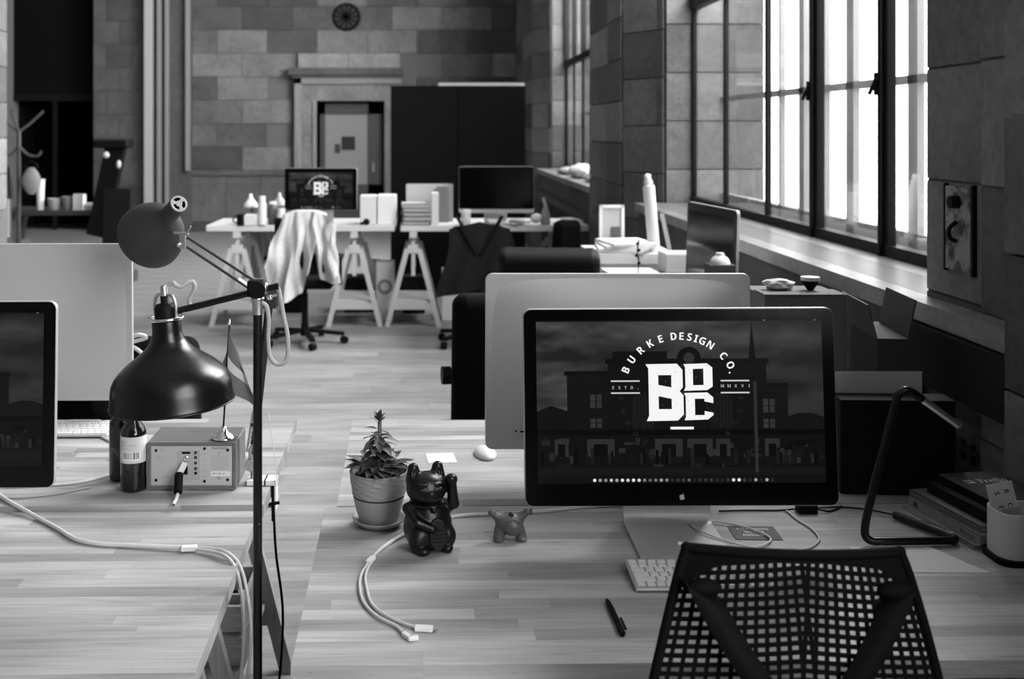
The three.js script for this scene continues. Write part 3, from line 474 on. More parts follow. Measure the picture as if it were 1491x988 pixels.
// ---------------------------------------------------------------- grey spring-arm lamp clamped to the radio worktop
{
  const z = -2.66, t = thing('desk_lamp', 'grey spring-arm lamp clamped to the edge of the radio worktop', 'lamp', [-0.413, 0.757, z]), P = (x, y, dz = 0) => V(x + 0.413, y - 0.757, dz);
  const cl = part('clamp', [box(0.045, 0.012, 0.045, 0.0, 0.007, 0.0), box(0.01, 0.075, 0.04, 0.042, -0.024, 0), box(0.022, 0.012, 0.045, 0.03, 0.007, 0), box(0.05, 0.008, 0.04, 0.02, -0.058, 0)], M.white, t);
  part('clamp_screw', [rod(V(0.04, -0.085, 0.02), V(0.04, 0.0, 0.02), 0.0035), rod(V(0.026, -0.045, 0.022), V(0.056, -0.04, 0.022), 0.004)], M.blackPlastic, cl);
  part('swivel', [cyl(0.008, 0.008, 0.04, -0.01, 0.012, 0), rot(cyl(0.014, 0.014, 0.02, 0, 0, 0, 20), Math.PI / 2).translate(-0.018, 0.045, -0.01), rbox(0.02, 0.05, 0.012, 0.003, -0.012, 0.068, 0)], M.steel, t);
  const elbow = P(-0.382, 1.214);
  for (const d of [-0.011, 0.011]) part('lower_bar', beam(P(-0.426 + d * 0.6, 0.83, d), P(-0.383 + d * 0.4, 1.205, d), 0.012, 0.005), M.greyPaint, t);
  for (const d of [-0.006, 0.006]) part('spring', (() => { const a = P(-0.437, 0.835, d), b = P(-0.421, 0.94, d), pts = []; for (let k = 0; k <= 160; k++) { const q = a.clone().lerp(b, k / 160), w = k * 1.1; pts.push(V(q.x + Math.cos(w) * 0.0038, q.y, q.z + Math.sin(w) * 0.0038)); } return tube(pts, 0.0009, 330, 5); })(), M.steel, t);
  part('elbow_plate', [rbox(0.034, 0.05, 0.006, 0.003, elbow.x, elbow.y - 0.005, 0.014), rbox(0.034, 0.05, 0.006, 0.003, elbow.x, elbow.y - 0.005, -0.014)], M.greyPaint, t); part('wing_nut', [ball(0.008, elbow.x + 0.002, elbow.y - 0.002, 0.02), rod(V(elbow.x - 0.006, elbow.y, 0.021), V(elbow.x + 0.02, elbow.y + 0.004, 0.021), 0.0035)], M.chrome, t);
  const e1 = P(-0.4, 1.236), e2 = P(-0.405, 1.212), h1 = P(-0.586, 1.361, 0.02), h2 = P(-0.587, 1.338, 0.02);
  part('upper_bar', beam(e1, h1, 0.0055, 0.009), M.greyPaint, t); part('upper_bar', beam(e2, h2, 0.0055, 0.009), M.greyPaint, t);
  part('sleeve', rod(e2.clone().lerp(h2, 0.02).add(V(0, 0.004, 0)), e2.clone().lerp(h2, 0.3).add(V(0, 0.004, 0)), 0.005), M.steel, t);
  part('head_bracket', [rbox(0.018, 0.04, 0.014, 0.003, h1.x - 0.004, (h1.y + h2.y) / 2, 0.02), rod(V(h1.x - 0.026, h1.y + 0.008, 0.024), V(h1.x + 0.012, h1.y + 0.003, 0.024), 0.0028), rod(V(h1.x + 0.004, h1.y + 0.003, 0.026), V(h1.x + 0.016, h1.y + 0.024, 0.028), 0.0026), ball(0.006, h2.x - 0.012, h2.y + 0.002, 0.03)], M.steel, t);
  // bell shade: vent end towards the viewer, mouth down and away
  const tip = P(-0.586, 1.442, 0.085), d = V(-0.1, -0.088, -0.135).normalize(), m = new THREE.Matrix4().compose(tip, new THREE.Quaternion().setFromUnitVectors(V(0, 1, 0), d), V(1, 1, 1));
  const s = part('shade', lathe([[0.0195, 0], [0.0205, 0.002], [0.0215, 0.06], [0.024, 0.075], [0.034, 0.09], [0.052, 0.112], [0.068, 0.138], [0.078, 0.162], [0.0825, 0.182], [0.084, 0.195], [0.0825, 0.196], [0.08, 0.182], [0.066, 0.14], [0.05, 0.114], [0.03, 0.09], [0.019, 0.06], [0.018, 0.002]], 56).applyMatrix4(m), M.greyPaint, t);
  const ring = new THREE.Shape(); ring.absarc(0, 0, 0.0205, 0, Math.PI * 2); for (let k = 0; k < 3; k++) { const a = k * 2.094 + 0.5, h = new THREE.Path(); h.absarc(0, 0, 0.0155, a, a + 1.35); h.absarc(0, 0, 0.008, a + 1.35, a, true); ring.holes.push(h); }
  part('vent_cap', rot(extrude(ring, 0.003, 0.0006, 24), Math.PI / 2).translate(0, 0.001, 0).applyMatrix4(m), std(0.3, 0.4, { metalness: 0.6 }), s);
  part('vent_floor', cyl(0.018, 0.018, 0.002, 0, 0.012, 0).applyMatrix4(m), M.blackMatte, s);
  part('cord', tube([P(-0.36, 0.76, 0.03), P(-0.372, 0.85, 0.02), P(-0.385, 0.93, 0.012)], 0.0012, 20, 6), M.whiteCable, t);
  single('lamp_cord', tube([[-0.372, 0.715, -2.64], [-0.366, 0.6, -2.64], [-0.352, 0.45, -2.66], [-0.36, 0.3, -2.68], [-0.382, 0.12, -2.7], [-0.388, 0.004, -2.72], [-0.42, 0.004, -2.9]], 0.0032, 60, 8), M.blackCable, 'thin black cord hanging from the clamp of the grey lamp to the floor', 'cord');
}

// ---------------------------------------------------------------- radio, flag, bottles
{
  const t = thing('radio', 'wooden box radio showing its pale panel of sockets', 'radio', [-0.5625, 0.757, -2.604]); const w = 0.213, h = 0.113, d = 0.135;
  const s = roundRect(w, h, 0.004, 0, h / 2), hole = new THREE.Path(); hole.moveTo(-w / 2 + 0.007, 0.007); hole.lineTo(w / 2 - 0.007, 0.007); hole.lineTo(w / 2 - 0.007, h - 0.007); hole.lineTo(-w / 2 + 0.007, h - 0.007); s.holes.push(hole);
  part('cabinet', metric(at(extrude(s, d, 0.0006), 0, 0.002, -d), 0, 0, 'x'), M.greyWood, t);
  const pn = part('panel', at(new THREE.PlaneGeometry(w - 0.02, h - 0.02), 0, h / 2 + 0.002, -0.0039), M.radioPanel, t, 'pale panel of sockets and print'); part('panel_board', box(w - 0.014, h - 0.014, 0.004, 0, h / 2 + 0.002, -0.0061), std(0.2, 0.6), t);
  const U = (zx) => ((zx - 112) / 730 - 0.5) * (w - 0.02), Vv = (zy) => h / 2 + 0.002 + (0.5 - (zy - 308) / 342) * (h - 0.02);
  for (const [x, y] of [[155, 347], [155, 607], [803, 343], [802, 604], [593, 330], [593, 617]]) part('bolt', rot(cyl(0.0036, 0.003, 0.002, 0, 0, 0, 16), Math.PI / 2).translate(U(x), Vv(y), -0.004), M.blackPlastic, t);
  for (const [x, y] of [[513, 366], [513, 408], [513, 456], [513, 505]]) part('jack', rot(new THREE.TorusGeometry(0.0024, 0.0012, 8, 16), 0).translate(U(x), Vv(y), -0.0035), M.blackPlastic, t);
  part('socket', box(0.006, 0.006, 0.001, U(514), Vv(545), -0.0035), M.blackMatte, t); part('socket', box(0.02, 0.005, 0.001, U(427), Vv(367), -0.0035), M.blackMatte, t); part('inlet', box(0.012, 0.02, 0.001, U(418), Vv(520), -0.0035), M.blackMatte, t);
  part('aerial_plug', [rot(new THREE.TorusGeometry(0.006, 0.0015, 8, 20), 0).translate(U(424), Vv(418), -0.003), rot(cyl(0.0025, 0.0025, 0.006, 0, 0, 0, 12), Math.PI / 2).translate(U(424), Vv(418), -0.003)], M.chrome, t);
  for (const y of [365, 587]) part('screw', rot(cyl(0.003, 0.003, 0.001, 0, 0, 0, 12), Math.PI / 2).translate(U(728), Vv(y), -0.0035), M.steel, t);
  const X = -0.5625 + U(410);
  const c = thing('power_lead', 'white lead with a black sleeve plugged into the radio', 'cable', [X, 0.757, -2.595]);
  part('plug', [beam(V(0.002, 0.064, -0.009), V(-0.006, 0.044, 0.02), 0.013, 0.011)], M.white, c); part('sleeve', aim(lathe([[0, 0], [0.0092, 0.001], [0.0102, 0.006], [0.0102, 0.044], [0.0092, 0.049], [0, 0.05]], 20), V(-0.006, 0.05, 0.016), V(-0.001, 0.0125, 0.048)), M.blackPlastic, c);
  part('lead', tube([V(-0.002, 0.0125, 0.046), V(-0.001, 0.0065, 0.062), V(0, 0.0055, 0.08), V(0, 0.005, 0.095), V(0.001, 0.0045, 0.105)], 0.0042, 40, 8), M.whiteCable, c);
}
{
  const t = thing('desk_flag', 'small dark table flag with a pale stripe on a silver foot, standing on the radio', 'flag', [-0.491, 0.873, -2.632]);
  part('foot', lathe([[0, 0], [0.027, 0], [0.0275, 0.004], [0.022, 0.009], [0.012, 0.016], [0.0075, 0.024], [0.0055, 0.03], [0, 0.03]], 24), M.chrome, t); part('pole', rod(V(0, 0.028, 0), V(0.014, 0.274, 0), 0.0022), M.blackMetal, t); part('finial', aim(lathe([[0, 0], [0.004, 0.002], [0.0045, 0.006], [0.002, 0.012], [0, 0.02]], 12), V(0.014, 0.272, 0), V(0.016, 0.3, 0)), M.chrome, t);
  const f = (u, v) => V(0.0135 - 0.004 * v + (0.028 + 0.055 * v) * u - 0.002 * Math.sin(u * 7), 0.268 - 0.15 * v * (1 - 0.25 * u) - 0.085 * u, 0.006 + 0.012 * Math.sin(u * 6 + v * 2) * u);
  const dk = std(0.12, 0.8, { side: THREE.DoubleSide }), lt = std(0.5, 0.8, { side: THREE.DoubleSide });
  const cl = part('cloth', surface((u, v) => f(u, v), 14, 20), dk, t); part('stripe', surface((u, v) => { const q = f(u, 0.44 + v * 0.2); return V(q.x, q.y, q.z + 0.0012); }, 14, 6), lt, cl, 'pale stripe'); part('cloth_fold', surface((u, v) => V(0.012 - 0.04 * u * (0.15 + v), 0.235 - 0.1 * v - 0.03 * u, -0.004 - 0.006 * u), 6, 8), dk, t);
}
function bottle(label, pos, m, withLabel, turn) {
  const t = thing('glass_bottle', label, 'bottle', pos, turn);
  part('glass', lathe([[0, 0.002], [0.022, 0], [0.029, 0.003], [0.0305, 0.01], [0.0305, 0.13], [0.0295, 0.142], [0.024, 0.154], [0.016, 0.163], [0.013, 0.172], [0.0125, 0.2], [0.0125, 0.212], [0, 0.212]], 40), m, t); part('cap', lathe([[0.0135, 0.198], [0.014, 0.2], [0.014, 0.214], [0.0125, 0.217], [0, 0.217]], 24), M.blackPlastic, t);
  if (withLabel) part('label', at(new THREE.CylinderGeometry(0.0308, 0.0308, 0.062, 40, 1, true, 0, Math.PI * 2), 0, 0.102, 0), std(1, 0.7, { map: labelMap }), t, 'white printed label');
}
const darkGlass = phys(0.006, 0.08);
bottle('dark glass bottle with a white bar-code label beside the radio', [-0.702, 0.757, -2.61], darkGlass, true, 2.75);
bottle('dark glass bottle with a grey label behind the bar-code bottle', [-0.752, 0.757, -2.69], darkGlass, false, 0);
single('cable_coil', [tube([[-0.585, 0.7605, -2.9], [-0.57, 0.762, -2.86], [-0.54, 0.7605, -2.85], [-0.53, 0.7605, -2.9], [-0.56, 0.7605, -2.95], [-0.6, 0.7605, -2.94], [-0.585, 0.7605, -2.88]], 0.003, 70, 8)], M.whiteCable, 'small loop of white cable lying behind the radio', 'cable');
single('cable', tube([[-1.02, 0.7608, -2.62], [-0.93, 0.7608, -2.63], [-0.84, 0.7608, -2.66], [-0.77, 0.7608, -2.75], [-0.8, 0.7608, -2.9], [-0.95, 0.7608, -3.1]], 0.0035, 60, 8), M.whiteCable, 'white cable curving past the bottles under the monitor', 'cable');
single('cable', tube([[-1.02, 0.7598, -2.55], [-0.95, 0.7598, -2.545], [-0.88, 0.7598, -2.57], [-0.81, 0.7598, -2.62]], 0.0022, 60, 8), std(0.3, 0.6), 'thin grey cable beside the white one near the bottles', 'cable');
single('white_block', rbox(0.05, 0.01, 0.03, 0.002, -0.8, 0.7625, -2.86), M.white, 'small white block lying behind the bottles', 'block');

// ---------------------------------------------------------------- thick white cable on the empty worktop, dropping off its edge
{
  const t = thing('split_cable', 'thick white cable that splits in two and drops off the bare worktop', 'cable', [-0.492, 0.745, -2.257]), q = (x, y, z) => V(x + 0.492, y - 0.745, z + 2.257);
  part('cable', tube([q(-1.05, 0.7622, -2.66), q(-1.01, 0.7622, -2.57), q(-0.955, 0.7624, -2.505), q(-0.915, 0.757, -2.475), q(-0.86, 0.7505, -2.43), q(-0.80, 0.7505, -2.37), q(-0.742, 0.7505, -2.31), q(-0.69, 0.7505, -2.287), q(-0.634, 0.7505, -2.279), q(-0.56, 0.7515, -2.268), q(-0.5, 0.7525, -2.26)], 0.0048, 120, 10), M.cable, t);
  part('splitter', rot(rbox(0.034, 0.011, 0.015, 0.003), 0, 0.1, 0).translate(0, 0.0075, 0), M.white, t);
  part('branch', tube([q(-0.478, 0.754, -2.258), q(-0.44, 0.756, -2.245), q(-0.405, 0.757, -2.22), q(-0.378, 0.74, -2.2), q(-0.36, 0.68, -2.19), q(-0.352, 0.61, -2.18), q(-0.358, 0.52, -2.17), q(-0.375, 0.42, -2.16), q(-0.39, 0.36, -2.15)], 0.0034, 90, 8), M.cable, t); part('branch', tube([q(-0.478, 0.752, -2.254), q(-0.44, 0.754, -2.235), q(-0.405, 0.755, -2.205), q(-0.38, 0.735, -2.18), q(-0.366, 0.67, -2.165), q(-0.364, 0.6, -2.16), q(-0.37, 0.5, -2.15), q(-0.385, 0.4, -2.14)], 0.0034, 90, 8), M.cable, t);
  part('connector', rod(q(-0.39, 0.36, -2.15), q(-0.395, 0.31, -2.145), 0.007), M.white, t); part('connector', rod(q(-0.385, 0.4, -2.14), q(-0.392, 0.35, -2.138), 0.007), M.white, t);
}

// ---------------------------------------------------------------- potted succulent
{
  seed = 911; const X = -0.107, Z = -2.412, t = thing('potted_succulent', 'spiky succulent in a grey ribbed pot on a saucer, next to the black cat', 'plant', [X, 0.745, Z]);
  part('saucer', lathe([[0, 0.001], [0.038, 0.001], [0.044, 0.003], [0.056, 0.012], [0.0585, 0.017], [0.057, 0.0185], [0.053, 0.014], [0.04, 0.0055], [0, 0.005]], 48), M.pot, t);
  const pot = part('pot', lathe([[0, 0.007], [0.034, 0.007], [0.042, 0.012], [0.0485, 0.03], [0.0535, 0.05], [0.0565, 0.064], [0.0553, 0.0655], [0.0553, 0.068], [0.0575, 0.0695], [0.061, 0.09], [0.0635, 0.116], [0.0645, 0.119], [0.0635, 0.122], [0.0605, 0.121], [0.059, 0.11], [0, 0.108]], 64), M.pot, t);
  part('ribbed_band', surface((u, v) => { const a = u * Math.PI * 2, r = 0.0578 + (0.0632 - 0.0578) * v + 0.0008 + 0.0012 * Math.sin(a * 9 + Math.floor(v * 4.99) * 1.6) * Math.sin(v * 5 * Math.PI); return V(Math.sin(a) * r, 0.071 + 0.045 * v, Math.cos(a) * r); }, 120, 24), M.pot, pot, 'band pressed with a wavy pattern');
  part('groove', rot(new THREE.TorusGeometry(0.0556, 0.0012, 6, 64), Math.PI / 2).translate(0, 0.0668, 0), M.blackMatte, pot); part('soil', lathe([[0.059, 0.1085], [0.04, 0.112], [0, 0.114]], 32), M.soil, t);
  part('stem', tube([[0, 0.11, 0], [-0.002, 0.15, 0.002], [0.002, 0.19, 0], [0.002, 0.228, 0]], 0.0045, 24, 8), std(0.12, 0.7), t);
  const leafGeo = (L, W) => surface((u, v) => { const k = Math.sin(Math.PI * Math.pow(u, 0.75)) * W, s = (v - 0.5) * 2; return V(s * k, 0.12 * L * Math.sin(u * 2.6) * 0.6 + 0.22 * k * Math.abs(s), u * L); }, 8, 4);
  const both = (v) => std(v, 0.5, { side: THREE.DoubleSide }), lm = [both(0.04), both(0.065), both(0.1), both(0.03)];
  const geos = [leafGeo(0.062, 0.0145), leafGeo(0.046, 0.0125), leafGeo(0.03, 0.008), leafGeo(0.022, 0.006)];
  const leaf = (g, y, r, yaw, pitch, m) => { const o = part('leaf', g, m, t); o.position.set(Math.sin(yaw) * r, y, Math.cos(yaw) * r); o.rotation.set(-pitch, yaw, 0, 'YXZ'); };
  for (let k = 0; k < 20; k++) leaf(geos[0], 0.122 + rr(0, 0.006), 0.02, k * 0.37 * 6.283 / 2.32, rr(-0.05, 0.35), lm[k % 4]);
  for (let k = 0; k < 15; k++) leaf(geos[0], 0.132 + rr(0, 0.01), 0.012, k * 2.4 + 1, rr(-0.5, 0.1), lm[(k + 1) % 4]);
  for (let k = 0; k < 22; k++) leaf(geos[1], 0.14 + k * 0.0027, 0.005, k * 2.4, rr(-0.75, 0.1), lm[(k + 3) % 4]);
  for (let k = 0; k < 8; k++) leaf(geos[2], 0.19 + k * 0.003, 0.003, k * 2.4 + 0.4, rr(-0.7, 0.2), lm[k % 4]);
  for (let k = 0; k < 12; k++) leaf(geos[3], 0.226 + k * 0.0008, 0.002, k * 2.4, 0.25 + k * 0.09, lm[k % 4]);
}

// ---------------------------------------------------------------- black lucky-cat figurine
{
  const t = thing('cat_figurine', 'matt black beckoning cat figurine with one paw raised', 'figurine', [0.001, 0.745, -2.285], 0.28);
  const cat = (p) => {
    let d = sEll(p, [0, 0.04, 0], [0.047, 0.046, 0.043]);                     // haunches
    d = smin(d, sEll(p, [0, 0.07, 0.002], [0.041, 0.045, 0.036]), 0.02);      // chest
    d = smin(d, sEll(p, [-0.026, 0.028, 0.028], [0.02, 0.027, 0.018]), 0.008); d = smin(d, sEll(p, [0.03, 0.03, 0.026], [0.019, 0.026, 0.018]), 0.008);   // thighs
    d = smin(d, sEll(p, [-0.02, 0.009, 0.042], [0.013, 0.01, 0.013]), 0.004); d = smin(d, sEll(p, [0.028, 0.009, 0.038], [0.012, 0.01, 0.012]), 0.004);   // feet
    let h = sEll(p, [-0.004, 0.131, 0.006], [0.04, 0.035, 0.035]);           // head
    h = smin(h, sEll(p, [-0.004, 0.119, 0.034], [0.017, 0.0105, 0.011]), 0.012);   // muzzle
    h = smin(h, sEll(p, [-0.004, 0.1285, 0.0425], [0.0055, 0.0045, 0.004]), 0.005);
    for (const s of [-1, 1]) { const c = -0.004 + s * 0.0235; let e = sCap(p, [c, 0.15, 0.0], [c + s * 0.001, 0.1735, -0.002], 0.0165, 0.0105); e = Math.max(e, -sEll(p, [c, 0.168, 0.0165], [0.0085, 0.014, 0.0085])); h = smin(h, e, 0.006); h = smin(h, sEll(p, [-0.004 + s * 0.017, 0.137, 0.0365], [0.0068, 0.0042, 0.0038]), 0.0015); h = smin(h, sCap(p, [-0.004 + s * 0.01, 0.1465, 0.037], [-0.004 + s * 0.024, 0.148, 0.033], 0.002, 0.0015), 0.004); h = Math.max(h, -(len(p[0] + 0.004 - s * 0.005, p[1] - 0.115, p[2] - 0.0455) - 0.0018)); }
    d = smin(d, h, 0.007);
    d = smin(d, Math.max(Math.abs(p[1] - 0.0995) - 0.0025, Math.abs(len(p[0], p[2] - 0.003) - 0.0335) - 0.003), 0.002);   // collar
    d = smin(d, len(p[0] - 0.002, p[1] - 0.093, p[2] - 0.037) - 0.006, 0.002);                              // bell
    d = smin(d, sCap(p, [-0.04, 0.09, 0.006], [-0.03, 0.068, 0.034], 0.0125, 0.0105), 0.006); d = smin(d, sCap(p, [-0.03, 0.068, 0.034], [-0.004, 0.056, 0.045], 0.0105, 0.0085), 0.004);   // lowered arm
    d = smin(d, sCap(p, [0.036, 0.086, 0.004], [0.0475, 0.094, 0.014], 0.014, 0.0125), 0.006); d = smin(d, sCap(p, [0.0475, 0.096, 0.014], [0.0425, 0.14, 0.022], 0.0115, 0.009), 0.002);          // raised arm
    d = smin(d, sEll(p, [0.0405, 0.151, 0.024], [0.0125, 0.012, 0.012]), 0.003);
    for (let k = -1; k <= 1; k++) d = Math.max(d, -sCap(p, [0.0405 + k * 0.0055, 0.145, 0.0365], [0.0405 + k * 0.0055, 0.159, 0.035], 0.0011, 0.0011));
    // oval coin against the belly
    const cx = p[0] - 0.008, cy = p[1] - 0.043, cz = p[2] - 0.044 + cy * 0.12; const r = len(cx / 0.0175, cy / 0.033), ci = Math.max((r - 1) * 0.0175, Math.abs(cz) - 0.004); d = smin(d, ci, 0.002);
    return Math.max(d, 0.0008 - p[1]);
  };
  t.scale.set(1.08, 0.96, 1.05);
  part('body', sdfMesh(cat, [0.0, 0.088, 0.004], 0.1, 84), M.cat, t);
  const sc = []; for (let j = 0; j < 7; j++) for (let i = 0; i < 4; i++) { const x = 0.008 + (i - 1.5 + (j % 2) * 0.5) * 0.0072, y = 0.018 + j * 0.0078; if (len((x - 0.008) / 0.0165, (y - 0.043) / 0.031) > 0.92) continue; sc.push(rot(new THREE.TorusGeometry(0.0034, 0.0007, 5, 12, Math.PI), 0.12).translate(x, y, 0.0485 - (y - 0.043) * 0.12)); }
  part('coin_scales', sc, M.cat, t, 'raised scale pattern on the coin').userData.kind = 'stuff';
}
// ---------------------------------------------------------------- chubby figurine
{
  const t = thing('round_figurine', 'small grey chubby figurine with both arms flung up', 'figurine', [0.175, 0.745, -2.325], 0.1);
  const f = (p) => {
    let d = sEll(p, [0, 0.035, 0], [0.03, 0.0225, 0.024]); d = smin(d, sEll(p, [0.005, 0.03, 0.012], [0.022, 0.0175, 0.016]), 0.005);
    for (const s of [-1, 1]) { d = smin(d, sCap(p, [s * 0.02, 0.021, 0.002], [s * 0.024, 0.009, 0.006], 0.0135, 0.0115), 0.004); d = smin(d, sEll(p, [s * 0.024, 0.004, 0.012], [0.0115, 0.0045, 0.0105]), 0.002); d = smin(d, sCap(p, [s * 0.022, 0.047, 0], [s * 0.036, 0.056, 0.002], 0.011, 0.0065), 0.006); d = smin(d, sEll(p, [s * 0.038, 0.059, 0.002], [0.008, 0.0065, 0.0055]), 0.003); }
    d = smin(d, sEll(p, [0.003, 0.05, 0.004], [0.009, 0.006, 0.008]), 0.003); return Math.max(d, 0.0004 - p[1]);
  };
  part('body', sdfMesh(f, [0, 0.03, 0.003], 0.05, 56), M.figurine, t);
  part('hat', [aim(lathe([[0, 0], [0.008, 0], [0.0005, 0.009], [0, 0.009]], 5), V(0.002, 0.054, 0.008), V(0.0, 0.07, 0.011))], std(0.02, 0.5), t); part('cord', tube([[-0.016, 0.034, 0.0245], [-0.006, 0.044, 0.0235], [0.006, 0.048, 0.0225], [0.017, 0.042, 0.022], [0.027, 0.03, 0.016]], 0.0009, 40, 6), std(0.04, 0.6), t);
  part('fan', rot(rbox(0.016, 0.013, 0.003, 0.001), 0, 0, 0.2).translate(0.041, 0.058, 0.003), std(0.07, 0.5), t);
}
// ---------------------------------------------------------------- Y cable in front of the plant
{
  const t = thing('charging_cable', 'white cable with two plugs curling around the cat figurine', 'cable', [-0.111, 0.745, -2.213]), q = (x, z, y = 0.0045) => V(x + 0.111, y, -z + 2.213);
  part('cable', tube([q(0.46, 2.53), q(0.363, 2.515), q(0.26, 2.485), q(0.15, 2.468), q(0.067, 2.455), q(0.0, 2.41), q(-0.054, 2.337), q(-0.092, 2.27), q(-0.111, 2.218)], 0.004, 110, 10), M.cable, t);
  part('splitter', rot(rbox(0.013, 0.0095, 0.03, 0.003), 0, -0.3, 0).translate(-0.003, 0.005, 0.012), M.white, t);
  part('branch', tube([q(-0.118, 2.187), q(-0.129, 2.13), q(-0.127, 2.06), q(-0.115, 2.0), q(-0.088, 1.945), q(-0.055, 1.91), q(-0.042, 1.885)], 0.0029, 90, 8), M.cable, t);
  part('branch', tube([q(-0.114, 2.187), q(-0.120, 2.13), q(-0.115, 2.07), q(-0.098, 1.99), q(-0.068, 1.945), q(-0.035, 1.915), q(-0.02, 1.905)], 0.0029, 90, 8), M.cable, t);
  const pg = part('plug', rot(rbox(0.032, 0.008, 0.014, 0.002), 0, -0.12, 0).translate(0.105, 0.005, 0.314), M.white, t); part('plug_tip', rot(box(0.008, 0.0035, 0.008), 0, -0.12, 0).translate(0.124, 0.005, 0.3165), M.steel, pg);
  const p2 = part('plug', [rot(rbox(0.026, 0.008, 0.01, 0.002), 0, -0.95, 0).translate(0.077, 0.005, 0.343), rot(rbox(0.016, 0.008, 0.009, 0.002), 0, 0.2, 0).translate(0.088, 0.005, 0.35)], M.white, t);
}
// ---------------------------------------------------------------- pen, cards, thin cable, adapter under the monitor
{
  const a = V(0.331, 0.751, -2.015), b = V(0.336, 0.751, -1.872), t = thing('pen', 'black ballpoint pen lying on the worktop left of the mesh chair', 'pen', [0, 0, 0]);
  part('barrel', aim(lathe([[0, 0], [0.002, 0.001], [0.0045, 0.012], [0.0052, 0.03], [0.0058, 0.05], [0.0055, 0.09], [0.006, 0.125], [0.005, 0.138], [0, 0.14]], 20), a, b), M.blackPlastic, t); part('clip', beam(V(0.341, 0.7565, -1.925), V(0.3425, 0.756, -1.882), 0.004, 0.002, V(0, 1, 0)), M.blackPlastic, t);
  single('postcard', rot(rbox(0.1, 0.0012, 0.078, 0.0005), 0, -0.04, 0).translate(0.708, 0.7462, -2.36), std(0.07, 0.6), 'dark postcard printed with pale capitals lying behind the looped cable', 'card');
  const pc = scene.children[scene.children.length - 1]; part('print', rot(new THREE.PlaneGeometry(0.098, 0.07), -Math.PI / 2, 0, 0).applyMatrix4(new THREE.Matrix4().makeRotationY(-0.04)).translate(0.708, 0.74695, -2.36), std(1, 0.7, { map: postcardMap }), pc);
  const c = thing('looped_cable', 'thin white cable coiled in a loop below the lit monitor', 'cable', [0.64, 0.745, -2.33]), q = (x, z, y = 0.0035) => V(x - 0.64, y, -z + 2.33);
  part('cable', tube([q(0.55, 2.272, 0.0105), q(0.62, 2.262), q(0.69, 2.275, 0.004), q(0.728, 2.315, 0.005), q(0.7, 2.375, 0.006), q(0.64, 2.415, 0.006), q(0.585, 2.41, 0.007), q(0.578, 2.36, 0.0125), q(0.61, 2.305, 0.012), q(0.66, 2.265, 0.009), q(0.72, 2.25), q(0.78, 2.262), q(0.828, 2.31), q(0.838, 2.37), q(0.825, 2.44), q(0.82, 2.5)], 0.0022, 180, 8), M.whiteCable, c); part('plug', rod(q(0.55, 2.272, 0.0105), q(0.522, 2.276, 0.0105), 0.004), M.white, c);
  const ad = thing('power_adapter', 'black power adapter with its lead behind the lit monitor', 'adapter', [0.865, 0.745, -2.49]); part('brick', rbox(0.045, 0.02, 0.03, 0.004, 0, 0.01, 0), M.blackPlastic, ad); part('lead', tube([V(0.022, 0.008, 0), V(0.05, 0.003, 0.002), V(0.08, 0.003, -0.02), V(0.09, 0.0035, -0.03)], 0.002, 30, 8), M.blackCable, ad); part('lead', tube([V(-0.022, 0.008, 0), V(-0.06, 0.003, -0.005), V(-0.12, 0.003, -0.005), V(-0.2, 0.003, 0.0)], 0.002, 30, 8), M.blackCable, ad);
  single('paper_note', rot(box(0.075, 0.0012, 0.085), 0, 0.1, 0).translate(0.037, 0.7457, -2.9), M.paper, 'small square white paper note on the worktop near the mouse', 'note');
  const m = thing('computer_mouse', 'white oval computer mouse beside the silver-backed computer', 'mouse', [0.156, 0.745, -2.93], 0.1); part('shell', at(new THREE.SphereGeometry(1, 28, 16, 0, Math.PI * 2, 0, Math.PI / 2).scale(0.029, 0.0185, 0.056), 0, 0.003, 0), M.whiteGloss, m); part('base', at(cyl(1, 1, 1, 0, 0, 0, 28).scale(0.0275, 0.003, 0.054), 0, 0, 0), M.alu, m);
}
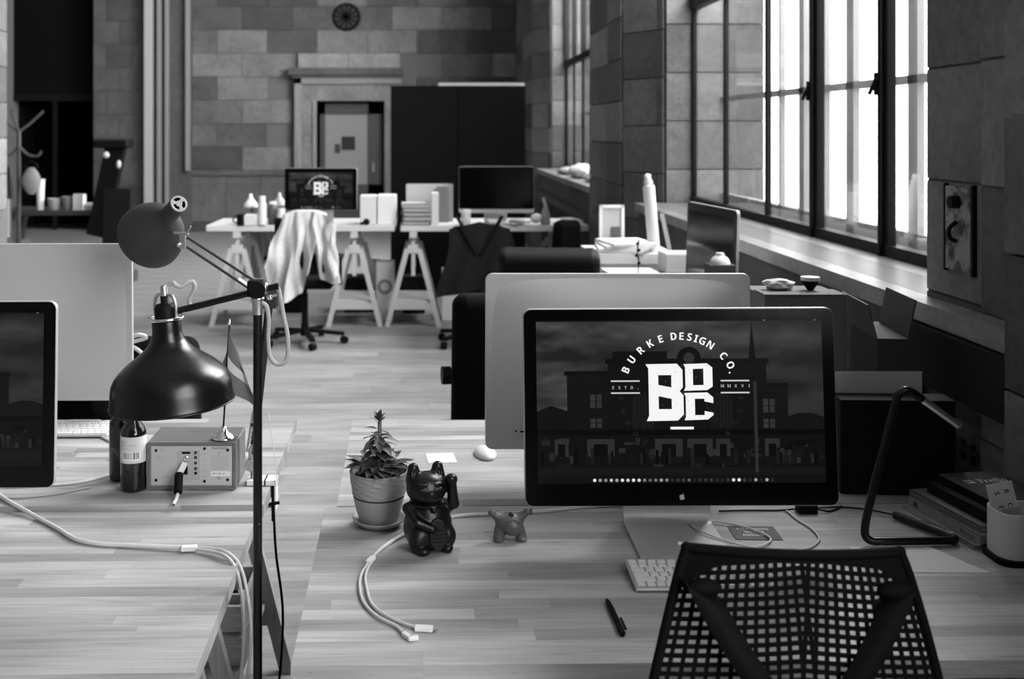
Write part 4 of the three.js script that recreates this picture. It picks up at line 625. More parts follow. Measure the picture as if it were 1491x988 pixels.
// ---------------------------------------------------------------- bent-tube lamp, sheet, books, organiser
{
  const t = thing('bent_tube_lamp', 'black bent-tube desk lamp with a chrome rod head, on the white sheet', 'lamp', [0.93, 0.746, -2.29]), q = (x, y, z) => V(x - 0.93, y - 0.746, z + 2.29), r = 0.0085;
  part('tube', tube([q(1.047, 0.756, -2.44), q(1.075, 0.756, -2.385), q(1.105, 0.756, -2.325), q(1.113, 0.756, -2.305), q(1.105, 0.756, -2.293), q(1.08, 0.756, -2.29), q(1.0, 0.756, -2.287), q(0.95, 0.756, -2.285), q(0.928, 0.757, -2.288), q(0.92, 0.765, -2.292), q(0.921, 0.785, -2.296), q(0.942, 0.87, -2.3), q(0.968, 0.97, -2.3), q(0.986, 1.04, -2.3), q(0.993, 1.06, -2.3), q(1.007, 1.0685, -2.3), q(1.022, 1.064, -2.3), q(1.043, 1.049, -2.3)], r, 220, 14), M.blackSatin, t);
  part('end_cap', ball(r, ...q(1.047, 0.756, -2.44).toArray()), M.blackSatin, t);
  part('head', rod(q(1.043, 1.049, -2.3), q(1.118, 0.995, -2.3), 0.0078, 18), M.chrome, t); part('lens', rod(q(1.118, 0.995, -2.3), q(1.1215, 0.9925, -2.3), 0.0072, 18), std(0.2, 0.3), t);
  part('cord', tube([q(1.046, 0.756, -2.441), q(1.03, 0.752, -2.47), q(1.005, 0.7485, -2.5), q(0.955, 0.7485, -2.515), q(0.9, 0.7485, -2.51)], 0.0018, 40, 8), M.blackCable, t);
  const sh = new THREE.Shape(); [[0.878, -2.28], [0.925, -2.15], [1.11, -2.148], [1.09, -2.185], [1.05, -2.285], [1.1, -2.3], [1.09, -2.305]].slice(0, 5).forEach(([x, z], i) => i ? sh.lineTo(x, -z) : sh.moveTo(x, -z));
  single('paper_sheet', rot(extrude(sh, 0.0008), -Math.PI / 2).translate(0, 0.7453, 0), M.paper, 'white paper sheet lying under the bent-tube lamp', 'paper');
}
{
  const book = (label, x, y, z, w, h, d, turn, cover, opt = {}) => {   // lying flat, spine towards local -x
    const b = thing('book', label, 'book', [x, y, z], turn, 'stacked books beside the bent-tube lamp'); delete b.userData.group;
    part('cover', [box(w, 0.0018, d, 0, 0.0009, 0), box(w, 0.0018, d, 0, h - 0.0009, 0), box(0.002, h, d, -w / 2 + 0.001, h / 2, 0)], cover, b); part('pages', box(w - 0.007, h - 0.0037, d - 0.006, -0.001, h / 2, 0), M.pages, b);
    if (opt.top) part('title', rot(new THREE.PlaneGeometry(w - 0.004, d - 0.004), -Math.PI / 2).translate(0, h + 0.0003, 0), std(1, 0.6, { map: opt.top }), b);
    if (opt.spine) part('spine_print', rot(new THREE.PlaneGeometry(d, h - 0.001), 0, -Math.PI / 2, 0).translate(-w / 2 - 0.0004, h / 2, 0), std(0.9, 0.6, { map: opt.spine }), b);
    return b;
  };
  const Y = 0.7455, T = 0.16;
  book('thin pale magazine at the bottom of the book stack', 1.205, Y, -2.405, 0.18, 0.008, 0.25, T, std(0.3, 0.7));
  book('pale printed-spine book low in the stack beside the organiser', 1.21, Y + 0.0085, -2.4, 0.17, 0.022, 0.25, T, std(0.22, 0.6), { spine: spineMap });
  book('grey softcover book in the middle of the book stack', 1.215, Y + 0.031, -2.41, 0.17, 0.014, 0.24, T + 0.03, std(0.12, 0.5));
  book('dark hardback with pale page edges under the top notebook', 1.235, Y + 0.0455, -2.40, 0.155, 0.022, 0.215, T, black(0.006, 0.5));
  book('black notebook with a pale script title on top of the stack', 1.258, Y + 0.068, -2.42, 0.15, 0.014, 0.2, T, black(0.006, 0.45), { top: coverMap });
}
{
  const t = thing('desk_organizer', 'white rounded desk organiser on a black tray beside the books', 'organiser', [1.226, 0.745, -2.222], 0);
  part('tray', at(rot(extrude(roundRect(0.165, 0.104, 0.03), 0.008, 0.002), -Math.PI / 2), 0, 0.002, 0), M.blackPlastic, t);
  const o = roundRect(0.152, 0.094, 0.034), hole = roundRect(0.144, 0.086, 0.03); o.holes.push(new THREE.Path(hole.getPoints(12).reverse())); const og = std(0.6, 0.5); part('wall', rot(extrude(o, 0.088, 0.001, 14), -Math.PI / 2).translate(0, 0.013, 0), og, t); part('bottom', rot(extrude(roundRect(0.146, 0.088, 0.031), 0.004), -Math.PI / 2).translate(0, 0.0125, 0), M.whiteGloss, t);
  const card = (label, x, y, z, w, h, turn, tilt, m) => { const c = single('card', new THREE.BoxGeometry(w, h, 0.0012), m, label, 'card'); c.position.set(x, y, z); c.rotation.set(-0.18, turn, tilt); return c; };
  const c = card('white card with scattered black letters standing in the organiser', 1.182, 0.852, -2.24, 0.056, 0.08, 0.05, 0.16, M.paper); part('letters', at(new THREE.PlaneGeometry(0.056, 0.07), 0, 0.005, 0.0009), std(1, 0.8, { map: cardMap }), c); c.name = 'letter_card';
  card('grey card standing in front of the lettered card in the organiser', 1.19, 0.815, -2.233, 0.06, 0.055, 0.02, 0.13, M.greyPaper);
  card('blank pale card leaning at the front of the organiser', 1.196, 0.808, -2.22, 0.06, 0.05, 0.0, 0.1, std(0.5, 0.9));
}
{
  const t = thing('upright_box', 'dark wooden box standing behind the bent-tube lamp', 'box', [1.125, 0.745, -2.64], -0.05); part('body', metric(rbox(0.27, 0.215, 0.07, 0.003, 0.0, 0.1085, 0)), M.darkWood, t); part('lid', metric(rbox(0.272, 0.012, 0.072, 0.003, 0, 0.221, 0)), M.darkWood, t);
  single('propped_sheet', rot(new THREE.BoxGeometry(0.225, 0.275, 0.0012), 0.02, -0.03, 0.01).translate(1.105, 0.885, -2.69), std(0.5, 0.9), 'white sheet propped up behind the dark wooden box', 'paper');
}

// ---------------------------------------------------------------- mesh-backed chair in front of the monitor
const chairBlack = black(0.004, 0.7, { specularIntensity: 0.12 });
function swivelBase(t, m, seatY) {
  part('column', [cyl(0.025, 0.025, seatY - 0.16, 0, 0.1, 0), cyl(0.035, 0.028, 0.1, 0, 0.06, 0)], m, t);
  for (let k = 0; k < 5; k++) { const a = k * 1.2566 + 0.3, x = Math.sin(a), z = Math.cos(a); part('base_arm', beam(V(x * 0.02, 0.1, z * 0.02), V(x * 0.3, 0.075, z * 0.3), 0.04, 0.025, V(0, 1, 0)), m, t); part('castor', rot(cyl(0.028, 0.028, 0.04, 0, -0.02, 0, 18), 0, 0, Math.PI / 2).applyMatrix4(new THREE.Matrix4().makeRotationY(a + 0.6)).translate(x * 0.3, 0.0285, z * 0.3), m, t); }
}
{
  // back seen from behind: trapezoid 0.30 m wide at the top, flaring downwards; local x right, y up, bulging to +z
  const t = thing('mesh_chair', 'black chair with a perforated lattice back pulled up to the worktop', 'chair', [0.525, 0, -1.56]);
  const yT = 1.013, yB = 0.52, half = (v) => 0.154 + 0.075 * Math.pow(v, 0.85) * 1.55, cx = (v) => 0.004 - 0.01 * v, zz = (s, v) => -0.03 * s * s - 0.06 * v * v + 0.10 * v + 0.012 * (1 - v);
  const pt = (s, v, dz = 0) => V(cx(v) + s * half(v), yT - (yT - yB) * v + 0.004 * (1 - s * s) * (1 - v) - 0.006 * (s + 1) / 2 * (1 - v), zz(s, v) + dz);
  const ribbon = (f, n, w, th) => { const c = new THREE.CatmullRomCurve3([...Array(n + 1)].map((_, k) => f(k / n))); const sh = roundRect(th, w, Math.min(w, th) * 0.3); return new THREE.ExtrudeGeometry(sh, { steps: n * 2, extrudePath: c, bevelEnabled: false, curveSegments: 3 }); };
  const strip = (f, n, w, th = 0.004) => { const P = [...Array(n + 1)].map((_, k) => f(k / n)), g = []; for (let k = 0; k < n; k++) if (P[k].distanceTo(P[k + 1]) > 1e-5) g.push(beam(P[k], P[k + 1], w, th)); return g; };
  // rim
  part('rim', [tube([...Array(21)].map((_, k) => pt(-1, 1 - k / 20)), 0.0075, 60, 8), tube([...Array(21)].map((_, k) => pt(1, k / 20)), 0.0075, 60, 8)].concat(tube([...Array(13)].map((_, k) => pt(-1 + k / 6, 0)), 0.008, 40, 8), ball(0.0085, ...pt(-1, 0).toArray()), ball(0.0085, ...pt(1, 0).toArray())), chairBlack, t);
  part('top_band', surface((u, v) => { const s = -1 + 2 * u, d = 0.022 + 0.11 * Math.pow(Math.abs(s), 5); return pt(s, d * v, 0.003); }, 40, 6), black(0.004, 0.7, { specularIntensity: 0.1,  side: THREE.DoubleSide }), t);
  // lattice: fanned uprights and arched crossings
  const lat = []; const NU = 26; for (let i = 1; i < NU; i++) { const s = -1 + 2 * i / NU; lat.push(...strip((k) => { const v = 0.02 + k * 0.96; return pt(s + 0.10 * Math.sin(v * 3) * (s > 0 ? -1 : 1) * (1 - Math.abs(s)), v, 0); }, 14, 0.0058, 0.003)); }
  for (let j = 1; j < 40; j++) { const v0 = j / 40; lat.push(...strip((k) => { const s = -1 + 2 * k; return pt(s, Math.min(1, Math.max(0.012, v0 + 0.035 * Math.abs(s) - 0.016)), 0.001); }, 22, 0.006, 0.003)); }
  part('lattice', lat, chairBlack, t, 'black perforated lattice').userData.kind = 'stuff';
  // two broad straps running down to the spine
  for (const s of [-1, 1]) { part('strap', surface((u, v) => { const k = v, c = pt(s * (0.80 - 0.74 * k), 0.10 + 0.36 * k, 0.018 + 0.006 * Math.sin(u * Math.PI)); const w = 0.028 + 0.008 * k; return V(c.x + (u - 0.5) * 2 * w, c.y + (u - 0.5) * s * 0.03, c.z - (v < 0.04 ? 0.018 * (1 - v / 0.04) : 0)); }, 8, 30), black(0.004, 0.65, { specularIntensity: 0.12,  side: THREE.DoubleSide }), t); part('strap_end', ball(1, 0, 0, 0).scale(0.026, 0.013, 0.014).translate(...pt(s * 0.80, 0.095, 0.01).toArray()), chairBlack, t); }
  part('spine', beam(V(0, 0.42, 0.06), V(0, 0.83, 0.075), 0.075, 0.02), chairBlack, t); part('seat', rbox(0.46, 0.05, 0.44, 0.022, 0, 0.46, -0.2), M.blackFabric, t); part('tilt_unit', rbox(0.16, 0.05, 0.24, 0.015, 0, 0.415, -0.08), chairBlack, t);
  const b = new THREE.Group(); swivelBase(t, chairBlack, 0.46); 
}

// ================================================================ middle distance
function officeChair(label, [x, z], turn, { backTop = 1.08, w = 0.46, thick = 0.09, m = M.blackFabric, tilt = 0.12, knob = false, curve = 0.05, backBottom = 0.56 } = {}) {
  const t = thing('office_chair', label, 'chair', [x, 0, -z], turn);   // backrest on local +z side
  part('seat', rbox(0.5, 0.09, 0.48, 0.035, 0, 0.47, 0, 3), m, t);
  const h = backTop - backBottom; const g = new RoundedBoxGeometry(w, h, thick, 4, Math.min(thick * 0.45, 0.04)); const q = g.attributes.position; for (let i = 0; i < q.count; i++) { const X = q.getX(i), Y = q.getY(i); q.setZ(i, q.getZ(i) - curve * (X / (w / 2)) ** 2 + 0.02 * Math.cos(Y * 5)); q.setY(i, Y - 0.02 * (X / (w / 2)) ** 2 * (Y > 0 ? 1 : 0)); } g.computeVertexNormals();
  part('backrest', rot(g, tilt).translate(0, backBottom + h / 2, 0.25 + 0.02), m, t); part('back_support', beam(V(0, 0.42, 0.1), V(0, 0.7, 0.31), 0.07, 0.02), M.blackPlastic, t);
  if (knob) part('knob', rot(cyl(0.03, 0.03, 0.03, 0, 0, 0, 18), 0, 0, Math.PI / 2).translate(-w / 2 - 0.01, 0.79, 0.26), M.blackPlastic, t);
  swivelBase(t, M.blackPlastic, 0.44); return t;
}
officeChair('tall black upholstered chair behind the silver-backed computer', [0.30, 3.98], 0.14, { backTop: 1.075, w: 0.5, thick: 0.1, knob: true, tilt: 0.06 });
officeChair('low black padded chair near the window desk, behind the computer', [0.585, 5.3], -0.1, { backTop: 1.085, w: 0.47, thick: 0.13, tilt: 0.3, m: black(0.02 * 0.5, 0.55) });
officeChair('black office chair behind the silver-backed computer near the bottles', [-0.98, 3.75], 0, { backTop: 0.97, w: 0.5, knob: false });
{
  // dark bag hanging behind the left computer
  const t = thing('shoulder_bag', 'crumpled dark bag with pale straps beside the left silver-backed computer', 'bag', [-0.93, 0.757, -3.19]);
  part('body', surface((u, v) => { const a = u * Math.PI * 2, k = Math.sin(Math.PI * (0.06 + 0.88 * v)); return V(Math.cos(a) * (0.075 * k + 0.006 * Math.sin(v * 19 + a * 2)), 0.005 + 0.3 * v, Math.sin(a) * 0.04 * k); }, 28, 24), black(0.012 * 0.5, 0.9), t);
  part('strap', tube([V(0.0, 0.24, 0.05), V(0.06, 0.255, 0.05), V(0.1, 0.27, 0.045), V(0.12, 0.262, 0.04), V(0.08, 0.25, 0.05)], 0.006, 40, 8), std(0.5, 0.8), t); part('strap', tube([V(0.02, 0.24, 0.05), V(0.085, 0.235, 0.05), V(0.12, 0.2, 0.045), V(0.125, 0.15, 0.04)], 0.006, 40, 8), std(0.5, 0.8), t);
}
// ---- desk along the window wall
{
  const d = thing('window_desk', 'pale desk set along the window wall', 'table', [1.1, 0, -5.3]);
  part('top', metric(box(0.56, 0.03, 1.9, 0, 0.73, 0), 0, 0, 'z'), M.boxWhite, d); for (const [x, z] of [[-0.25, 0.9], [0.25, 0.9], [-0.25, -0.9], [0.25, -0.9]]) part('leg', box(0.04, 0.715, 0.04, x, 0.3575, z), M.boxWhite, d);
  const b = thing('storage_box', 'wide white lidded box on the window desk', 'box', [1.04, 0.7455, -5.69]); part('body', box(0.4, 0.2, 0.4, 0, 0.1, 0), M.boxWhite, b); part('lid', box(0.42, 0.05, 0.42, 0, 0.2255, 0), M.white, b); part('label_plate', box(0.08, 0.04, 0.003, 0.05, 0.12, 0.2015), M.greyPaper, b);
  for (let k = 0; k < 4; k++) single('paper_pile', rot(box(0.26 - k * 0.01, 0.012, 0.3), 0, 0.12 * k - 0.2, 0).translate(0.99 + k * 0.012, 1.0035 + k * 0.0125, -5.64), k % 2 ? M.paper : M.white, ['lowest sheaf of white paper on the wide lidded box', 'second sheaf of paper up on the wide lidded box', 'third sheaf of paper up on the wide lidded box', 'topmost sheaf of white paper on the wide lidded box'][k], 'paper');
  const f = thing('picture_frame', 'white framed board propped at the back of the window desk', 'frame', [0.985, 0.9965, -5.83], 0.1); part('frame', [box(0.016, 0.22, 0.012, -0.06, 0.112, 0), box(0.016, 0.22, 0.012, 0.06, 0.112, 0), box(0.136, 0.016, 0.012, 0, 0.214, 0), box(0.136, 0.016, 0.012, 0, 0.01, 0)], M.white, f); part('board', box(0.11, 0.2, 0.004, 0, 0.11, -0.004), std(0.45, 0.8), f); part('print', box(0.05, 0.07, 0.002, 0.02, 0.07, 0.0), std(0.1, 0.8), f);
  const tb = thing('poster_tube', 'tall white poster tube standing on the window desk', 'tube', [1.165, 0.9965, -5.6]); part('tube', aim(lathe([[0, 0], [0.03, 0], [0.03, 0.335], [0.024, 0.34], [0, 0.34]], 28), V(0, 0, 0), V(-0.03, 0.34, 0)), M.white, tb); part('wrapped_end', aim(lathe([[0.02, 0], [0.024, 0.02], [0.016, 0.04], [0.019, 0.055], [0, 0.065]], 16), V(-0.03, 0.335, 0), V(-0.04, 0.42, 0)), M.paper, tb);
  single('wooden_slat', beam(V(1.245, 0.998, -5.6), V(1.203, 1.19, -5.6), 0.02, 0.008), std(0.4, 0.7), 'thin pale strip leaning against the poster tube', 'slat');
  const c1 = thing('carton', 'small white carton stacked beside the poster tube', 'carton', [1.225, 0.9315, -5.33]); part('body', rbox(0.16, 0.09, 0.18, 0.004, 0, 0.045, 0), M.boxWhite, c1); part('flap', box(0.15, 0.003, 0.09, 0, 0.092, 0.04), M.white, c1);
  const c2 = thing('carton', 'grey carton under the small white carton on the window desk', 'carton', [1.225, 0.7455, -5.29]); part('body', rbox(0.2, 0.18, 0.22, 0.004, 0, 0.09, 0), std(0.35, 0.85), c2); part('flap', box(0.19, 0.003, 0.1, 0, 0.182, 0.04), std(0.4, 0.85), c2);
  single('paper_stack', rot(box(0.24, 0.2, 0.2), 0, 0.05, 0).translate(0.97, 0.8462, -5.22), M.paper, 'tall stack of white paper beside the grey carton', 'paper');
  const ch = thing('dried_stem', 'thin dark twig with beads standing in front of the white papers', 'twig', [0.985, 0.947, -5.1]); part('twig', tube([V(0, 0, 0), V(0.002, 0.06, 0), V(-0.004, 0.11, 0.004), V(0.004, 0.16, 0)], 0.003, 30, 6), M.blackMatte, ch); for (const [x, y] of [[0.004, 0.05], [-0.006, 0.085], [0.004, 0.11], [-0.002, 0.14]]) part('bead', ball(0.008, x, y, 0, 10), M.blackMatte, ch);
  screenUnit('desktop_computer', 'computer with a dark glossy screen standing by the window sill', 'computer', [1.235, 0.7455, -4.8], -Math.PI / 2 + 0.1, { h: 0.43, chin: 0.05, lift: 0.11, tilt: 0.03, screen: screenOff, foot: 0.13, w: 0.6 });
  const hp = thing('white_bowl', 'white upturned bowl in front of the dark glossy screen', 'bowl', [1.185, 1.077, -4.42]); part('bowl', new THREE.SphereGeometry(0.04, 24, 12, 0, 6.283, 0, 1.6).scale(1, 0.9, 1), M.white, hp); part('foot', cyl(0.018, 0.016, 0.01, 0, 0.034, 0), M.white, hp);
  const bx = thing('carton', 'dark carton under the upturned white bowl', 'carton', [1.185, 0.7455, -4.42]); part('body', box(0.1, 0.33, 0.1, 0, 0.165, 0), std(0.05, 0.8), bx); part('tape', box(0.03, 0.002, 0.101, 0, 0.3302, 0), std(0.1, 0.6), bx);
}
// ---- boxes behind the lit monitor, right of the silver-backed computer
{
  const b = thing('carton', 'plain grey carton standing right of the silver-backed computer', 'carton', [1.03, 0.7455, -3.07]); part('body', rbox(0.225, 0.42, 0.2, 0.004, 0, 0.21, 0), M.boxGrey, b); part('flap', box(0.223, 0.003, 0.1, 0, 0.4225, 0.05), std(0.2, 0.85), b);
  const w = thing('crumpled_paper', 'crumpled white paper on top of the plain grey carton', 'paper', [0.985, 1.171, -3.06]); part('ball', (() => { const g = mergeVertices(new THREE.IcosahedronGeometry(0.03, 2)); const p = g.attributes.position; for (let i = 0; i < p.count; i++) { const k = 0.75 + 0.4 * hash2(i, 3, 5); p.setXYZ(i, p.getX(i) * k * 1.5, p.getY(i) * k * 0.55 + 0.014, p.getZ(i) * k); } return toCreasedNormals(g, 0.2); })(), M.paper, w);
  const l = thing('cup', 'small white saucer with a dark funnel on the grey carton', 'cup', [1.07, 1.169, -3.05]); part('cup', lathe([[0, 0], [0.008, 0], [0.01, 0.004], [0.022, 0.02], [0.024, 0.021], [0.024, 0.028], [0, 0.028]], 24), M.blackPlastic, l); part('lid', cyl(0.026, 0.026, 0.01, 0, 0.028, 0), M.white, l);
  const d = thing('file_box', 'tall dark file box standing against the heater wall', 'box', [1.222, 0.7455, -2.96], -0.1); part('body', box(0.08, 0.33, 0.26, 0, 0.165, 0), std(0.03, 0.7), d); part('flap', rot(box(0.004, 0.1, 0.24), 0, 0, -0.2).translate(0.05, 0.38, 0), std(0.05, 0.6), d); part('flap', rot(box(0.004, 0.09, 0.24), 0, 0, 0.25).translate(-0.05, 0.372, 0), std(0.06, 0.6), d);
}

// ================================================================ far desks
const farTop = std(0.56, 0.5), farLeg = std(0.5, 0.6);
function farDesk(label, x0) { const d = thing('long_table', label, 'table', [x0, 0.79, -8.98]); part('top', rbox(1.55, 0.05, 0.75, 0.006, 0.775, 0.02, -0.375), farTop, d); return d; }
farDesk('white table in front of the stone door, carrying the small lit screen', -1.82); farDesk('white table in front of the black cupboard', -0.22);
trestle('white trestle under the table with the white table lamp', -1.565, 9.0, 0.814, farLeg, 0.6); trestle('white trestle next to the chair with the draped shirt', -0.6, 9.0, 0.814, farLeg, 0.6); trestle('white trestle below the pile of books', -0.115, 9.0, 0.814, farLeg, 0.6); trestle('white trestle at the window end of the far table', 1.08, 9.0, 0.814, farLeg, 0.6);
const FY = 0.8355;
screenUnit('monitor', 'distant monitor with the lit emblem on the far white table', 'monitor', [-0.882, FY, -9.05], 0, { w: 0.605, h: 0.35, lift: 0.12, tilt: 0.02, foot: 0.18, frameW: 0.04 });
screenUnit('desktop_computer', 'distant computer with a black screen on the far table', 'computer', [0.58, FY, -9.15], 0, { w: 0.63, h: 0.39, chin: 0.03, lift: 0.09, tilt: 0.02, screen: screenOff, foot: 0.18 });
{
  const smallLamp = (label, x, z) => { const t = thing('table_lamp', label, 'lamp', [x, FY, -z]); part('base', cyl(0.05, 0.045, 0.012, 0, 0, 0), M.blackPlastic, t); part('stem', rod(V(0, 0.012, 0), V(0.02, 0.16, 0), 0.012), std(0.05, 0.6), t); part('shade', lathe([[0.055, 0.14], [0.06, 0.15], [0.056, 0.17], [0.03, 0.2], [0.016, 0.22], [0.014, 0.25], [0, 0.252]], 24), M.white, t); return t; };
  smallLamp('small white table lamp at the left end of the far table', -1.475, 9.12); smallLamp('second small white lamp, beside the distant lit monitor', -1.26, 9.3);
  const mug = thing('mug', 'black mug on the left end of the far table', 'mug', [-1.53, FY, -9.0]); part('body', lathe([[0, 0], [0.036, 0], [0.04, 0.004], [0.04, 0.09], [0.037, 0.09], [0.036, 0.01], [0, 0.008]], 24), M.blackPlastic, mug); part('handle', rot(new THREE.TorusGeometry(0.025, 0.006, 8, 20), 0).translate(-0.045, 0.045, 0), M.blackPlastic, mug);
  const bx = (name, label, cat, x, z, w, h, d, m, y = FY) => { const t = thing(name, label, cat, [x, y, -z]); part('body', rbox(w, h, d, 0.004, 0, h / 2, 0), m, t); part('lid', box(w * 0.96, 0.003, d * 0.96, 0, h + 0.0018, 0), m, t); return t; };
  bx('small_box', 'low white box between the black mug and the jars', 'box', -1.455, 9.02, 0.1, 0.085, 0.1, M.boxWhite);
  const jar = (label, x, z, h, r, m) => { const t = thing('jar', label, 'jar', [x, FY, -z]); part('body', lathe([[0, 0], [r, 0], [r * 1.02, 0.01], [r, h * 0.8], [r * 0.7, h * 0.88], [r * 0.7, h], [0, h]], 24), m, t); part('lid', cyl(r * 0.75, r * 0.72, 0.02, 0, h, 0), M.white, t); };
  jar('tall white jar left of the distant lit monitor', -1.36, 9.0, 0.22, 0.036, M.boxWhite); jar('dark jar left of the distant lit monitor', -1.28, 9.06, 0.17, 0.042, std(0.07, 0.4)); jar('short pale jar close to the distant lit monitor', -1.2, 8.995, 0.12, 0.04, M.boxWhite);
  bx('magazine_file', 'upright white magazine file beside the distant lit monitor', 'file', -0.49, 9.17, 0.135, 0.235, 0.2, M.boxWhite); bx('magazine_file', 'rounded white magazine file at the end of the far table', 'file', -0.335, 9.17, 0.155, 0.24, 0.2, M.white);
  const ph = thing('small_gadget', 'small black gadget on the table edge below the white files', 'gadget', [-0.5, FY, -9.0]); part('body', ball(0.028, 0, 0.028, 0), M.blackPlastic, ph); part('arm', rod(V(-0.05, 0.012, 0), V(0.02, 0.03, 0), 0.012), M.blackPlastic, ph);
  // tray rack with books on the second table
  bx('backboard', 'pale pinned board standing behind the pile of far books', 'board', 0.02, 9.36, 0.4, 0.32, 0.02, std(0.5, 0.8)); bx('grey_file', 'grey box file right of the far pile of books', 'file', 0.13, 9.3, 0.1, 0.3, 0.05, std(0.14, 0.8)); bx('white_binder', 'white binder beside the far pile of books', 'file', 0.065, 9.12, 0.06, 0.26, 0.18, M.boxWhite);
  const names = ['lowest dark book of the far pile', 'second book of the far pile, with pale pages', 'third dark book up in the far pile', 'fourth book of the far pile, grey', 'topmost pale book of the far pile']; const tone = [0.02, 0.16, 0.015, 0.2, 0.4];
  for (let k = 0; k < 5; k++) { const b = thing('book', names[k], 'book', [-0.095 + 0.008 * (k % 2), FY + k * 0.0365, -9.08], 0.05 * (k % 3)); part('cover', [box(0.23, 0.004, 0.2, 0, 0.002, 0), box(0.23, 0.004, 0.2, 0, 0.034, 0), box(0.006, 0.034, 0.2, -0.112, 0.018, 0)], std(tone[k], 0.6), b); part('pages', box(0.215, 0.027, 0.19, 0.002, 0.018, 0), M.pages, b); }
  const cup = thing('cup', 'white paper cup on the far table next to the jacketed chair', 'cup', [0.32, FY, -9.0]); part('body', lathe([[0, 0], [0.034, 0], [0.04, 0.11], [0.038, 0.11], [0.032, 0.004], [0, 0.004]], 24), M.white, cup); part('lid', cyl(0.044, 0.04, 0.02, 0, 0.11, 0), M.white, cup);
  const heap = (label, x, z, k) => { const t = thing('paper_heap', label, 'paper', [x, FY, -z]); for (let i = 0; i < 4; i++) part('sheet', rot(box(0.16, 0.006, 0.12), 0, i * 0.5 + k, 0.03 * i).translate(0.02 * i, 0.006 + i * 0.01, 0), i % 2 ? M.paper : std(0.3, 0.9), t); };
  heap('loose sheets under the distant black screen', 0.5, 9.0, 0.2); heap('loose sheets right of the paper cup', 0.72, 9.05, 1.1); heap('small sheaf at the window end of the far table', 1.15, 9.15, 0.6);
  const pl = thing('crumpled_paper', 'white crumpled paper on the far table right of the black screen', 'paper', [0.9, FY, -9.02]); part('body', ball(1, 0, 0, 0).scale(0.05, 0.04, 0.05).translate(0, 0.055, 0), M.white, pl);
  const bt = thing('spray_bottle', 'pale curved bottle beside the distant black screen', 'bottle', [0.98, FY, -9.05]); part('body', lathe([[0, 0], [0.04, 0], [0.04, 0.08], [0.02, 0.14], [0.014, 0.17], [0, 0.17]], 20), std(0.3, 0.5), bt); part('nozzle', rod(V(0, 0.16, 0), V(-0.02, 0.22, 0), 0.014), std(0.4, 0.5), bt);
}
// ---- shirt draped over a swivel chair
{
  const t = thing('swivel_chair', 'black swivel chair carrying the draped white shirt', 'chair', [-0.93, 0, -8.3], 0); part('backrest', rbox(0.4, 0.42, 0.05, 0.02, 0, 0.76, 0.22), M.blackFabric, t); part('seat', rbox(0.46, 0.07, 0.44, 0.03, 0, 0.47, 0), M.blackFabric, t); part('back_support', beam(V(0, 0.42, 0.05), V(0, 0.7, 0.2), 0.06, 0.02), M.blackPlastic, t); for (const s of [-1, 1]) part('armrest', [rbox(0.05, 0.03, 0.22, 0.012, s * 0.27, 0.66, 0.02), box(0.03, 0.2, 0.04, s * 0.27, 0.55, 0.04)], M.blackPlastic, t); swivelBase(t, M.blackPlastic, 0.44);
  const s = thing('shirt', 'crumpled white shirt hanging over the back of the swivel chair', 'shirt', [-0.93, 0, -8.3]);
  // hem outline (x, y): pointed tails; hung from the top of the backrest
  const hem = (u) => { const a = [[0, 0.62], [0.06, 0.47], [0.14, 0.42], [0.2, 0.26], [0.3, 0.36], [0.5, 0.42], [0.62, 0.56], [0.7, 0.72], [0.78, 0.52], [0.9, 0.5], [1, 0.56]]; for (let i = 1; i < a.length; i++) if (u <= a[i][0]) { const k = (u - a[i - 1][0]) / (a[i][0] - a[i - 1][0]); return a[i - 1][1] + (a[i][1] - a[i - 1][1]) * (k * k * (3 - 2 * k)); } return 0.56; };
  const front = (u, v) => { const top = 1.02 - 0.03 * Math.abs(u - 0.5) ** 3 * 8, y = top + (hem(u) - top) * v, w = 0.165 + 0.105 * v; return V((u - 0.5) * 2 * w + 0.03 - 0.03 * v + 0.01 * Math.sin(v * 9 + u * 12), y, 0.262 + 0.028 * v + (0.036 * Math.sin(u * 19 + v * 2.5) + 0.016 * Math.sin(u * 39 - v * 4) + 0.014 * Math.sin(u * 9 + v * 11)) * (0.15 + 0.85 * v)); };
  part('front_drape', surface(front, 70, 40), M.linen, s); part('back_drape', surface((u, v) => { const p = front(u, 0); return V(p.x, p.y + 0.012 * Math.sin(v * Math.PI) - 0.3 * Math.max(0, v - 0.3), p.z - 0.09 * Math.min(1, v * 3)); }, 40, 16), M.linen, s); part('sleeve', surface((u, v) => { const a = u * 6.283, r = 0.042 - 0.01 * v + 0.006 * Math.sin(v * 14 + a * 2); return V(0.21 + 0.05 * v * Math.sin(v * 2) + Math.cos(a) * r, 0.93 - 0.44 * v, 0.255 + Math.sin(a) * r * 0.6); }, 20, 24), M.linen, s);
}
{
  const t = officeChair('dark chair with a jacket over it at the far table by the black screen', [0.36, 8.25], 0.05, { backTop: 0.93, w: 0.4 });
  const j = thing('jacket', 'dark jacket with a V neck hanging on the far chair', 'jacket', [0.36, 0, -8.25], 0.05), jm = black(0.02 * 0.5, 0.95, { side: THREE.DoubleSide });
  part('back', surface((u, v) => V((u - 0.5) * (0.44 + 0.16 * v) + 0.02 * Math.sin(v * 5), 0.955 - 0.05 * Math.abs(u - 0.5) * 2 - 0.5 * v, 0.345 + 0.02 * Math.sin(u * 17 + v * 3) * v), 40, 24), jm, j); for (const s of [-1, 1]) part('lapel', surface((u, v) => V(s * (0.15 * (1 - v) + 0.03 * u), 1.0 - 0.28 * v, 0.355 + 0.01 * u), 6, 14), black(0.009 * 0.5, 0.95, { side: THREE.DoubleSide }), j);
  officeChair('black rounded chair between the far table and the window desk', [0.93, 8.1], 0.3, { backTop: 0.98, w: 0.2, thick: 0.1 });
}
